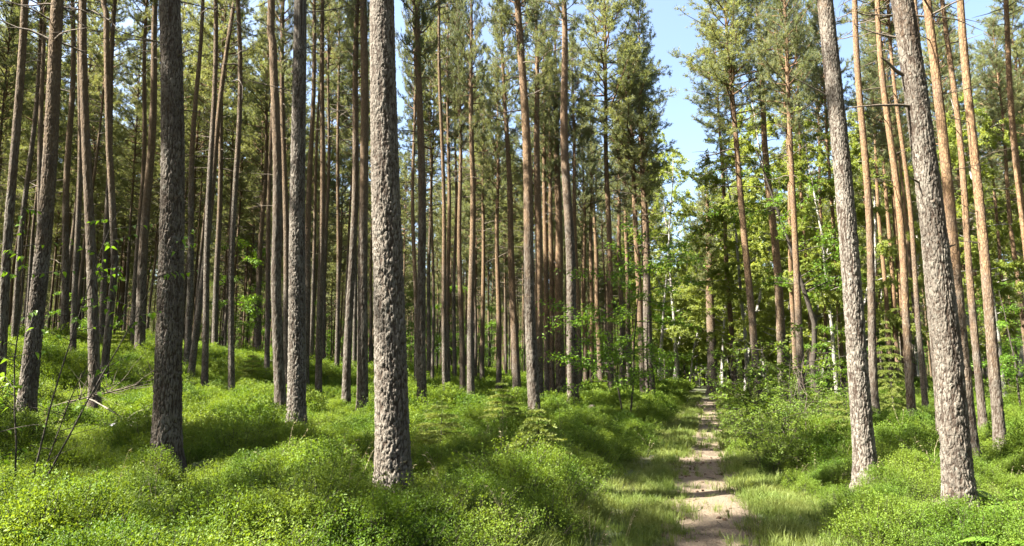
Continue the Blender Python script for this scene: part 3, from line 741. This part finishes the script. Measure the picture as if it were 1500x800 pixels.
# ------------------------------------------------------------------ more pines behind (individual), then the far forest as one mass
def fill_label(px, y):
    zones = ((0, 230, 'slim far pine among many on the hill behind the dead brush'), (230, 420, 'slim far pine on the slope before the thick grey one'),
             (420, 560, 'slim far pine between the thick grey pine and the central pine'), (560, 740, 'slim far pine among the beeches past the central pine'),
             (740, 880, 'slim far pine behind the orange cluster'), (880, 1010, 'slim far pine behind the young rowan'), (1010, 1120, 'slim far pine around the end of the path'),
             (1120, 1260, 'slim far pine among the birches'), (1260, 1390, 'slim far pine behind the drooping young spruce'), (1390, 1520, 'slim far pine behind the ochre pine'))
    for a, b, l in zones:
        if px < b: return l if y < 42 else l.replace('slim far', 'thin distant') if y < 54 else l.replace('slim far', 'thinnest')
    return zones[-1][2]
FT = []
for k in range(8):
    r_ = np.random.default_rng(700 + k); H = r_.uniform(18.5, 22.5)
    FT.append((*trunk_mesh('pine_trunk', H, r_.uniform(.07, .115), (r_.normal(0, .012), r_.normal(0, .012)), 800 + k, 0), H))
r_ = np.random.default_rng(21); pts = np.array([p for p in placed]); new = []; tries = 0
def ok_spot(x, y, dmin, every):
    return all((x - a) ** 2 + (y - b) ** 2 > dmin * dmin for a, b in every)
every = [tuple(p) for p in placed]
while len(new) < 150 and tries < 40000:
    tries += 1
    y = math.sqrt(r_.uniform(29 ** 2, 74 ** 2)); px = r_.uniform(-40, 1540); x = (px - CX) / F_PX * y
    s = path_s(x, y)
    if -2.8 < s < 3.0 and y < 50: continue
    if 990 < px < 1270 and y < 56: continue
    if not ok_spot(x, y, 2.7, every): continue
    every.append((x, y)); new.append((x, y, px))
tries = 0
while len(new) < 190 and tries < 20000:
    tries += 1; y = math.sqrt(r_.uniform(30 ** 2, 62 ** 2)); px = r_.uniform(-60, 430); x = (px - CX) / F_PX * y
    if not ok_spot(x, y, 2.4, every): continue
    every.append((x, y)); new.append((x, y, px))
tries = 0
while len(new) < 207 and tries < 20000:
    tries += 1; y = math.sqrt(r_.uniform(30 ** 2, 62 ** 2)); px = r_.uniform(1275, 1570); x = (px - CX) / F_PX * y
    if not ok_spot(x, y, 2.4, every): continue
    every.append((x, y)); new.append((x, y, px))
new.sort(key=lambda a: a[2])
ORD = 'first second third fourth fifth sixth seventh eighth ninth tenth eleventh twelfth thirteenth fourteenth fifteenth sixteenth seventeenth eighteenth nineteenth twentieth'.split()
ORD += ['twenty-' + o for o in ORD[:9]] + ['thirtieth'] + ['thirty-' + o for o in ORD[:9]]
zone_n = {}
def rank(l):
    zone_n[l] = zone_n.get(l, 0) + 1
    return ORD[zone_n[l] - 1] + ' from left of the ' + l.replace('between the thick grey pine and the central pine', 'between thick grey and central pine').replace('among many on the hill behind the dead brush', 'on the hill behind the dead brush').replace(' pine ', ' pines ', 1)
for k, (x, y, px) in enumerate(new):
    t = thing('pine_tree', rank(fill_label(px, y)), 'pine tree', (x, y, gz(x, y) - .05), r_.uniform(0, 6.28), 'distant pines at the back of the wood')
    me, (zs, cx, cy, rr), H = FT[k % 8]
    tr = link('trunk', me, t); tr['orange_z'] = float(r_.uniform(3, 7)); tr['warm'] = float(np.interp(px, [300, 650, 800, 1000, 1250], [.1, .3, .5, .5, .9]) * r_.uniform(.6, 1.1))
    place_crown(t, zs, cx, cy, H, k + 3, r_, r_.uniform(.85, 1.1))

# ------------------------------------------------------------------ instanced masses (stuff)
def scatter(name, P, rotz, scale, idx, sources, tilt=None):
    c = bpy.data.collections.new(name + '_sources')
    for k, me in enumerate(sources): c.objects.link(bpy.data.objects.new('%s_%02d' % (name, k), me))
    me = bpy.data.meshes.new(name); n = len(P); me.vertices.add(n); me.vertices.foreach_set('co', np.asarray(P, np.float32).ravel())
    rot = np.zeros((n, 3)); rot[:, 2] = rotz
    if tilt is not None: rot[:, :2] = tilt
    a = me.attributes.new('rot', 'FLOAT_VECTOR', 'POINT'); a.data.foreach_set('vector', rot.astype(np.float32).ravel())
    a = me.attributes.new('scl', 'FLOAT', 'POINT'); a.data.foreach_set('value', np.asarray(scale, np.float32))
    a = me.attributes.new('pick', 'INT', 'POINT'); a.data.foreach_set('value', np.asarray(idx, np.int32))
    o = link(name, me); g = bpy.data.node_groups.new(name + '_nodes', 'GeometryNodeTree')
    g.interface.new_socket('Geometry', in_out='INPUT', socket_type='NodeSocketGeometry'); g.interface.new_socket('Geometry', in_out='OUTPUT', socket_type='NodeSocketGeometry')
    nn = g.nodes; gi = nn.new('NodeGroupInput'); go = nn.new('NodeGroupOutput')
    ci = nn.new('GeometryNodeCollectionInfo'); ci.inputs[0].default_value = c; ci.inputs[1].default_value = True; ci.inputs[2].default_value = True
    ip = nn.new('GeometryNodeInstanceOnPoints'); ip.inputs['Pick Instance'].default_value = True
    def at(nm, ty):
        q = nn.new('GeometryNodeInputNamedAttribute'); q.data_type = ty; q.inputs['Name'].default_value = nm; return q.outputs['Attribute']
    g.links.new(gi.outputs[0], ip.inputs['Points']); g.links.new(ci.outputs[0], ip.inputs['Instance'])
    g.links.new(at('pick', 'INT'), ip.inputs['Instance Index']); g.links.new(at('rot', 'FLOAT_VECTOR'), ip.inputs['Rotation']); g.links.new(at('scl', 'FLOAT'), ip.inputs['Scale'])
    g.links.new(ip.outputs[0], go.inputs[0])
    m = o.modifiers.new('scatter', 'NODES'); m.node_group = g
    return tag(o, kind='stuff')

# far forest: whole pines (trunk and crown in one source mesh), beyond the individual ones and round about the frame, a few unseen ones added for their shade
def whole_pine(k):
    me, (zs, cx, cy, rr), H = FT[k]; mb = MB()
    for m in (me, CROWNS[(k + 2) % len(CROWNS)]):
        n = len(m.vertices); v = np.empty(n * 3, np.float32); m.vertices.foreach_get('co', v); v = v.reshape(-1, 3).astype(float)
        if m is not me: zb = H - CROWN_L * .985; v = v + [np.interp(zb, zs, cx), np.interp(zb, zs, cy), zb]
        f3 = []; f4 = []
        ls = np.empty(len(m.polygons), np.int32); lt = np.empty(len(m.polygons), np.int32); mi = np.empty(len(m.polygons), np.int32)
        m.polygons.foreach_get('loop_start', ls); m.polygons.foreach_get('loop_total', lt); m.polygons.foreach_get('material_index', mi)
        vi = np.empty(len(m.loops), np.int32); m.loops.foreach_get('vertex_index', vi)
        first = True
        for q in np.unique(lt):
            for mm in np.unique(mi):
                s = (lt == q) & (mi == mm)
                if s.any():
                    Fq = vi[ls[s][:, None] + np.arange(q)[None, :]]
                    mb.f.append((Fq + mb.n, mb.mi(m.materials[mm]), m is me))
        mb.v.append(v); mb.n += n
    return mb.mesh('whole_pine')
def joined(pair):
    mb = MB()
    for m in pair:
        nv = len(m.vertices); v = np.empty(nv * 3, np.float32); m.vertices.foreach_get('co', v)
        lt = np.empty(len(m.polygons), np.int32); m.polygons.foreach_get('loop_total', lt); ls = np.empty(len(m.polygons), np.int32); m.polygons.foreach_get('loop_start', ls)
        vi = np.empty(len(m.loops), np.int32); m.loops.foreach_get('vertex_index', vi)
        for q in np.unique(lt): s = lt == q; mb.f.append((vi[ls[s][:, None] + np.arange(q)[None, :]] + mb.n, mb.mi(m.materials[0]), False))
        mb.v.append(v.reshape(-1, 3).astype(float)); mb.n += nv
    return mb.mesh('joined')
WP = [whole_pine(k) for k in range(4)]
fp = []
r_ = np.random.default_rng(33)
tries = 0
while len(fp) < 2600 and tries < 60000:                                # beyond
    tries += 1; y = math.sqrt(r_.uniform(58 ** 2, 240 ** 2)); x = r_.uniform(-.95, .95) * y
    fp.append((x, y))
def in_view(x, y, m=60): return y > 1 and -m < (x / y) * F_PX + CX < 1500 + m
tries = 0; ring = [tuple(np.array([-4.4, 8.4]) + SUN_H * t_ + np.array([SUN_H[1], -SUN_H[0]]) * o_) for t_, o_ in ((5.5, 1.3), (8.5, 1.2), (12.5, 1.5), (15.5, 1.2))] + [(-11.9, 3.0)]; every += ring  # starts with unseen pines added to shade the big dark pine and the foreground
while len(ring) < 260 and tries < 60000:                              # round about, outside the frame
    tries += 1; x = r_.uniform(-62, 45); y = r_.uniform(-32, 70)
    if in_view(x, y, 130) or abs(path_s(x, y)) < 3.5 or x * x + y * y < 16: continue
    if x > 0 and r_.random() < .3: continue
    q = (x + 1.4) * -SUN_H[1] + (y - 8) * SUN_H[0]; a = (x + 1.4) * SUN_H[0] + (y - 8) * SUN_H[1]      # across and along the sunlight, from the large central pine
    if 0 < a < 24 and r_.random() > (.0 if -1.7 < q < 4.5 else .4 if -5.0 < q < -1.7 else .22 if -9 < q <= -5.0 else .38): continue
    if not ok_spot(x, y, 2.9, every): continue
    every.append((x, y)); ring.append((x, y))
fp += ring
fp = np.array(fp); n = len(fp); fpx = fp[:, 0] / np.maximum(fp[:, 1], 1) * F_PX + CX
birchy = (fp[:, 1] > 56) & (fpx > 940) & (fpx < 1270) & (fp[:, 1] < 130)
scatter('far_forest', np.stack([fp[:, 0], fp[:, 1], ground_z(fp[:, 0], fp[:, 1]) - .05], -1), r_.uniform(0, 6.28, n), np.where(np.arange(n) < 2600, r_.uniform(.76, 1.08, n), r_.uniform(.9, 1.1, n)), np.where(birchy, 4, r_.integers(0, 4, n)), WP + [joined(BIRCH[1])])

# distant broad-leaved undergrowth behind the trunks
n = 1500; y = np.sqrt(r_.uniform(62 ** 2, 220 ** 2, n)); x = r_.uniform(-.9, .9, n) * y
k = (np.abs(path_s(x, y)) > 3.0) | (y > 52); x, y = x[k], y[k]; n = len(x)
scatter('undergrowth', np.stack([x, y, ground_z(x, y) - .1], -1), r_.uniform(0, 6.28, n), r_.uniform(.6, 1.2, n) * (1 + np.clip((y - 60) / 120, 0, 1)), r_.integers(0, 2, n), [joined(row2), joined(BUSH[0])])

# bilberry carpet
def bilberry(seed, twigs, leaf, h, spread, per):
    r_ = np.random.default_rng(seed); mb = MB(); LP, LD = [], []
    for _ in range(twigs):
        a = r_.uniform(0, 6.28); q = r_.uniform(0, spread) * .5
        P = curve_pts((math.cos(a) * q, math.sin(a) * q, -.04), (math.cos(a) * .45 + r_.normal(0, .25), math.sin(a) * .45 + r_.normal(0, .25), 1), h * r_.uniform(.6, 1.15), 5, r_, 0, .14)
        mb.tube(P, np.linspace(.0022, .001, 6), M['dark_stem'], 3)
        for _l in range(per):
            w = (1 - r_.uniform(0, 1) ** 1.6 * .8) * 5; j = min(4, int(w)); LP.append(P[j] + (P[j + 1] - P[j]) * (w - j) + r_.normal(0, leaf * .9, 3)); LD.append((P[j + 1] - P[j]) / (h / 5))
    LP = np.array(LP); LD = np.array(LD); n = len(LP)
    L = leaf * r_.uniform(.7, 1.3, n)
    mb.leaves(LP, LD * .4 + r_.normal(0, .7, (n, 3)) + [0, 0, .15], r_.normal(0, .5, (n, 3)) + [0, 0, 1], L, L * .62, M['bilberry'], .12)
    return mb.mesh('bilberry')
BN = [bilberry(400 + k, 20, .0145, .24, .30, 34) for k in range(4)]
BM = [bilberry(410 + k, 18, .020, .25, .36, 34) for k in range(3)]
BF = [bilberry(420 + k, 16, .042, .26, .55, 24) for k in range(3)]
def cushion(seed, leaf, n, rad, h):
    """a rounded bilberry bush: leafy twig tips over the whole of a dome, thinner towards its skirt"""
    r_ = np.random.default_rng(seed); mb = MB(); lob = r_.uniform(0, 6.28, 3)
    m = n // 14; a = r_.uniform(0, 6.28, m); q = np.sqrt(r_.uniform(0, 1, m)); ro = rad * (1 + .22 * np.sin(2 * a + lob[0]) + .14 * np.sin(3 * a + lob[1]))
    top = h * (1 - q ** 2.4) * (.78 + .44 * fbm(np.cos(a) * q * 3 + 9, np.sin(a) * q * 3 + 9, seed)) + .02
    T = np.stack([np.cos(a) * q * ro, np.sin(a) * q * ro, top], -1); out = np.stack([np.cos(a) * q, np.sin(a) * q, 1.1 - .7 * q], -1)
    P = np.repeat(T, 14, 0); D = np.repeat(out, 14, 0); w = r_.uniform(0, 1, (len(P), 1))
    P = P - D * w * .10 + r_.normal(0, leaf * .8, P.shape); L = leaf * r_.uniform(.7, 1.25, len(P))
    mb.leaves(P, D * .7 + r_.normal(0, .55, P.shape), r_.normal(0, .45, P.shape) + [0, 0, 1], L, L * .6, M['bilberry'], .12)
    for k in range(0, m, 9): mb.tube([T[k] * [.5, .5, 0], T[k] * [.85, .85, .6], T[k]], [.002, .0017, .001], M['dark_stem'], 3)
    return mb.mesh('cushion')
CN = [cushion(430 + k, .0145, 4200, .34, .30) for k in range(3)]
CM = [cushion(440 + k, .022, 2400, .42, .34) for k in range(3)]
r_ = np.random.default_rng(44)
def carpet(name, y0, y1, density, sources, smin, smax, fn):
    A = 0.5 * (y1 ** 2 - y0 ** 2) * 1.72; n = int(A * density)
    y = np.sqrt(r_.uniform(y0 ** 2, y1 ** 2, n)); x = r_.uniform(-.86, .86, n) * y
    keep = fn(x, y, r_); x, y = x[keep], y[keep]; n = len(x)
    near_t = [(o['geo'][0], o['geo'][1], o['geo'][6][3]) for *_, o in PINES if o['geo'][1] < 17]
    if 'bilberry' in name:
        far_off = np.ones(n, bool)
        for tx, ty, tr_ in near_t: far_off &= (x - tx) ** 2 + (y - ty) ** 2 > (tr_ * 1.5 + .13) ** 2
        x, y = x[far_off], y[far_off]; n = len(x)
    sc = r_.uniform(smin, smax, n) * (.45 + 1.1 * fbm(x * .9, y * .9, 3, 4)) * np.where(r_.uniform(0, 1, n) < .05, 1.35, 1.0)
    scatter(name, np.stack([x, y, ground_z(x, y)], -1), r_.uniform(0, 6.28, n), sc, r_.integers(0, len(sources), n), sources, r_.normal(0, .16, (n, 2)))
    return n
def berry_ok(x, y, r_):
    s = path_s(x, y)
    e = (noise2(y * .9, y * 0 + 3, 5) - .5) * .7
    p = np.where(s > 0, sstep(1.3, 1.6, s + e * .6), sstep(1.0, 1.9, -s + e))
    return r_.uniform(0, 1, len(x)) < p * (.10 + .90 * sstep(.26, .44, fbm(x * .8, y * .8, 71)))
c1 = carpet('bilberry_cover', 2.6, 11, 62, BN, .8, 1.25, berry_ok)
carpet('bilberry_bushes', 2.6, 11, 5.5, CN, .6, 1.35, berry_ok)
carpet('bilberry_bushes', 11, 34, 3.2, CM, .6, 1.35, berry_ok)
c2 = carpet('bilberry_cover', 11, 24, 38, BM, .85, 1.35, berry_ok)
c3 = carpet('bilberry_cover', 24, 70, 11, BF, .9, 1.5, berry_ok)

# grass of the path's verges
def grass_tuft(seed, n, h, w):
    r_ = np.random.default_rng(seed); mb = MB(); V, Fc = [], []
    for b in range(n):
        a = r_.uniform(0, 6.28); q = r_.uniform(0, .07); p = np.array([math.cos(a) * q, math.sin(a) * q, -.01]); hh = h * r_.uniform(.5, 1.2)
        d = np.array([math.cos(a), math.sin(a), 0]) * r_.uniform(.05, .7); s = np.array([-math.sin(a), math.cos(a), 0]) * w * .5
        k = len(V)
        V += [p - s, p + s, p + d * hh * .35 + [0, 0, hh * .6] + s * .7, p + d * hh * .35 + [0, 0, hh * .6] - s * .7, p + d * hh * 1.0 + [0, 0, hh * (.95 - .3 * np.linalg.norm(d))]]
        Fc += [(k, k + 1, k + 2), (k, k + 2, k + 3), (k + 3, k + 2, k + 4)]
    mb.add(np.array(V), np.array(Fc), M['grass']); return mb.mesh('grass_tuft')
GT = [grass_tuft(500 + k, 26, .06 + .027 * k, .0042) for k in range(4)]
GF = [grass_tuft(510 + k, 22, .16, .009) for k in range(2)]
def grass_ok(x, y, r_):
    s = path_s(x, y); e = (fbm(x * 1.6, y * 1.6, 81) - .5) * .35
    dirt = np.exp(-((s + .05 + e) / .58) ** 4)
    dirt2 = .75 * np.exp(-((s - .98 + e) / .18) ** 4) * (fbm(y * .35, y * 0 + 2.0, 8) > .45)
    edge = 1 - sstep(1.25, 1.75, np.abs(s + e))
    return r_.uniform(0, 1, len(x)) < np.clip(1 - dirt - dirt2, 0.04, 1) * np.clip(edge + .03, 0, 1) * (.45 + .55 * sstep(.3, .5, fbm(x * .9, y * .9, 88)))
g1 = carpet('grass', 2.6, 13, 420, GT, .6, 1.5, grass_ok)
g2 = carpet('grass', 13, 42, 110, GF, .7, 1.4, grass_ok)

def stalk_mesh(seed):
    r_ = np.random.default_rng(seed); mb = MB()
    for q in range(3):
        a = r_.uniform(0, 6.28); P = curve_pts((r_.normal(0, .03), r_.normal(0, .03), 0), (math.cos(a) * .3, math.sin(a) * .3, 1), r_.uniform(.3, .55), 8, r_, -.06, .05)
        mb.tube(P, np.linspace(.0022, .001, 9), M['straw'], 3); mb.blades(P[5:].repeat(3, 0), r_.normal(0, .4, (12, 3)) + [math.cos(a), math.sin(a), .2], .035, .005, M['straw'], r_)
    return mb.mesh('stalk')
carpet('dry_grass', 2.6, 14, 1.3, [stalk_mesh(k) for k in range(3)], .7, 1.2, lambda x, y, r_: (np.abs(path_s(x, y)) > .8) & (fbm(x * .5, y * .5, 91) > .5))
# litter on the path: cones, needles, twigs
def litter_mesh(kind, seed):
    r_ = np.random.default_rng(seed); mb = MB()
    if kind == 0: mb.tube([(-.02, 0, .012), (-.012, 0, .013), (.004, 0, .014), (.02, 0, .012)], [.006, .014, .012, .003], M['cone'], 7)
    elif kind == 1: mb.tube(curve_pts((0, 0, .006), (1, .2, 0), .16, 4, r_, 0, .15), [.004, .004, .003, .003, .002], M['twig'], 5)
    else:
        P = r_.normal(0, .05, (30, 3)) * [1, 1, 0] + [0, 0, .006]; mb.blades(P, r_.normal(0, 1, (30, 3)) * [1, 1, .1], .05, .003, M['cone'], r_)
    return mb.mesh('litter')
def litter_ok(x, y, r_): return np.abs(path_s(x, y) + .05) < 1.1
carpet('path_litter', 3, 16, 26, [litter_mesh(0, 1), litter_mesh(1, 2), litter_mesh(2, 3), litter_mesh(2, 4)], .7, 1.5, litter_ok)

# ------------------------------------------------------------------ small single things
# leafy multi-stemmed sapling at the edge
def sapling():
    r_ = np.random.default_rng(91); y = 5.6; x = at_depth(28, 760, y)[0]; z = gz(x, y)
    t = thing('sapling', 'multi-stemmed sapling with sparse sunlit leaves at the near edge of the slope', 'sapling', (x, y, z))
    lm = []
    for k in range(4):
        mb = MB(); L = .06; a = np.linspace(0, 1, 5); w = np.array([.003, .015, .017, .010, .001]); V = []
        for i in range(5): zc = -.010 * (a[i] ** 2) * 4 * (.5 + .3 * k); V += [(a[i] * L, -w[i], zc + .3 * w[i]), (a[i] * L, 0, zc), (a[i] * L, w[i], zc + .3 * w[i])]
        Fq = [(i * 3 + b, i * 3 + 3 + b, i * 3 + 4 + b, i * 3 + 1 + b) for i in range(4) for b in range(2)]
        mb.add(V, Fq, M['rowan_leaf'], True); lm.append(mb.mesh('sapling_leaf'))
    stems = [((0, 0), (.10, .05), 3.0), ((-.1, .05), (-.02, .1), 2.9), ((.06, -.05), (.24, .10), 2.7), ((-.18, .0), (-.10, -.05), 1.5), ((.0, .1), (.05, .25), 1.7)]
    n = 0
    for (bx, by), (dx, dy), h in stems:
        mb = MB(); P = curve_pts((bx, by, -.05), (dx, dy, 1), h, 12, r_, .02, .045); mb.tube(P, np.linspace(.009, .002, 13), M['dark_stem'], 6); st = link('stem', mb.mesh('sapling_stem'), t)
        for k in range(14):
            w = r_.uniform(4, 12); j = min(11, int(w)); p = P[j] + (P[j + 1] - P[j]) * (w - j); a = r_.uniform(0, 6.28)
            T = curve_pts(p, (math.cos(a), math.sin(a), .35), r_.uniform(.15, .45), 5, r_, -.02, .12)
            mt = MB(); mt.tube(T, np.linspace(.004, .0015, 6), M['dark_stem'], 4); link('twig', mt.mesh('sapling_twig'), st)
            for q in range(5):
                if n >= 290: break
                e = (q + 1) / 5 * 5; jj = min(4, int(e)); pp = T[jj] + (T[jj + 1] - T[jj]) * (e - jj)
                o = link('leaf', lm[n % 4], t, tuple(pp)); o.rotation_euler = (r_.normal(0, .5), r_.uniform(-.2, .7), a + (q % 2 - .5) * 1.8 + r_.normal(0, .4)); s = r_.uniform(.55, 1.05); o.scale = (s, s, s); n += 1
sapling()

# ferns: each frond a part
def frond_mesh(seed, L=.5):
    r_ = np.random.default_rng(seed); mb = MB(); P = curve_pts((0, 0, 0), (1, 0, .75), L, 10, r_, -.13, .02); mb.tube(P, np.linspace(.003, .001, 11), M['fern'], 3)
    LP, LD, LL = [], [], []
    for f in np.linspace(.12, .98, 22):
        w = f * 10; j = min(9, int(w)); p = P[j] + (P[j + 1] - P[j]) * (w - j); d = P[j + 1] - P[j]; d /= np.linalg.norm(d)
        for s in (-1, 1): LP.append(p); LD.append(np.array([0, s, -.1]) + d * .45); LL.append(.30 * L * math.sin(math.pi * (.2 + .78 * f)) * r_.uniform(.85, 1.1))
    LL = np.array(LL); mb.leaves(np.array(LP), np.array(LD), np.tile([0, 0, 1.], (len(LP), 1)), LL, LL * .24, M['fern'], .05); return mb.mesh('fern_frond')
FR = [frond_mesh(k) for k in range(3)]
for px, py, nf, sc, lab in ((1462, 735, 8, 1.0, 'fern with broad bright fronds at the foot of the nearest pine'), (1490, 790, 7, 1.0, 'fern half out of the photo corner, below the nearest pine'),
                            (1478, 690, 6, .8, 'fern between the ochre pine and the fern at the nearest pine'), (130, 785, 7, .9, 'fern in the bilberry near the sapling foot'),
                            (345, 665, 6, .8, 'small fern on the slope past the big dark pine'), (1275, 640, 6, .8, 'small fern behind the thick pale sunlit pine'),
                            (620, 745, 6, .8, 'small fern below the large central pine'), (200, 500, 7, 1.4, 'fern clump at the foot of the close pair on the hill')):
    x, y = on_ground(px, py, .2); r_ = np.random.default_rng(px)
    t = thing('fern', lab, 'fern', (x, y, gz(x, y) + .10), 0, 'ferns in the bilberry'); t.scale = (sc,) * 3
    for k in range(nf):
        o = link('frond', FR[k % 3], t); o.rotation_euler = (0, r_.normal(0, .15), k * 6.28 / nf + r_.normal(0, .25)); s = r_.uniform(.75, 1.1); o.scale = (s, s, s)

# fallen and dead wood
def fallen(label, pts, r0, mat, seed, side=4, name='fallen_branch', cat='fallen branch'):
    r_ = np.random.default_rng(seed); W = [np.array((*q[:2], gz(q[0], q[1]) + q[2])) for q in pts]; base = W[0]
    t = thing(name, label, cat, tuple(base)); mb = MB()
    P = np.array([W[0] + (W[-1] - W[0]) * f for f in np.linspace(0, 1, 9)]) if len(W) == 2 else np.array(W); P = P - base + r_.normal(0, .02, P.shape)
    mb.tube(P, np.linspace(r0, r0 * .35, len(P)), M[mat], 8); link('stem', mb.mesh('branch_stem'), t)
    for k in range(side):
        j = r_.integers(1, len(P) - 1); mb = MB(); d = (P[-1] - P[0]); d = d / np.linalg.norm(d) * .6 + r_.normal(0, .6, 3) + [0, 0, .35]
        mb.tube(curve_pts(P[j], d, r_.uniform(.3, .9), 6, r_, 0, .15), np.linspace(r0 * .4, .002, 7), M[mat], 5); link('twig', mb.mesh('branch_twig'), t)
def g2(px, py, y): return at_depth(px, py, y)[0], y
a, b = g2(75, 560, 12.0), g2(245, 520, 12.6); fallen('dead brushwood with many bare twigs around the dark pine with lit rim', [(*a, .35), (*b, .7)], .018, 'twig', 1, 30)
a, b = g2(130, 560, 11.6), g2(225, 585, 11.2); fallen('bare grey branch lying across the foot of the dark pine with lit rim', [(*a, .5), (*b, .25)], .014, 'grey_twig', 2, 8)
a, b = g2(-10, 610, 9.0), g2(60, 575, 9.6); fallen('pale weathered branch lying at the slope edge behind the sapling', [(*a, .30), (*b, .42)], .03, 'grey_twig', 3, 2)
a, b = g2(1182, 640, 13.0), g2(1172, 500, 13.2); fallen('bare twiggy stem standing upright among the bushes', [(*a, 0), (*b, 1.9)], .009, 'twig', 4, 10, 'dead_sapling', 'dead sapling')
a, b = g2(1215, 590, 15.5), g2(1150, 590, 15.0); fallen('bare branch sticking out of the bushes towards the straight brown pine', [(*a, .5), (*b, .9)], .010, 'grey_twig', 5, 7)
a, b = g2(820, 612, 14.0), g2(820, 555, 14.0); fallen('thin dead stem standing in front of the orange cluster', [(*a, 0), (*b, .85)], .010, 'twig', 6, 3, 'dead_sapling', 'dead sapling')
x, y = g2(868, 582, 21.5); z = gz(x, y); t = thing('log', 'short dark log end poking out of the bilberry by the tall crowned pine', 'log', (x, y, z))
mb = MB(); mb.tube([(0, .9, .30), (0, .5, .32), (0, 0, .34), (0, -.004, .34)], [.10, .11, .115, .0], M['dark_stem'], 12); link('stem', mb.mesh('log_stem'), t)
x, y = on_ground(165, 626, .25); t = thing('litter_scrap', 'tiny pale scrap lying on the bilberry before the big dark pine', 'scrap', (x, y, gz(x, y) + .29))
mb = MB(); r_ = np.random.default_rng(3); a = np.linspace(0, 6.28, 9)[:-1]; mb.add(np.concatenate([[(0, 0, .02)], np.stack([np.cos(a) * .05, np.sin(a) * .04, r_.normal(0, .012, 8)], -1)]), [(0, i + 1, (i + 1) % 8 + 1) for i in range(8)], M['scrap']); link('sheet', mb.mesh('scrap_sheet'), t)
print('objects', len(col.objects), 'tris in unique meshes ~', sum(len(m.polygons) for m in bpy.data.meshes), 'carpet', c1, c2, c3, g1, g2)
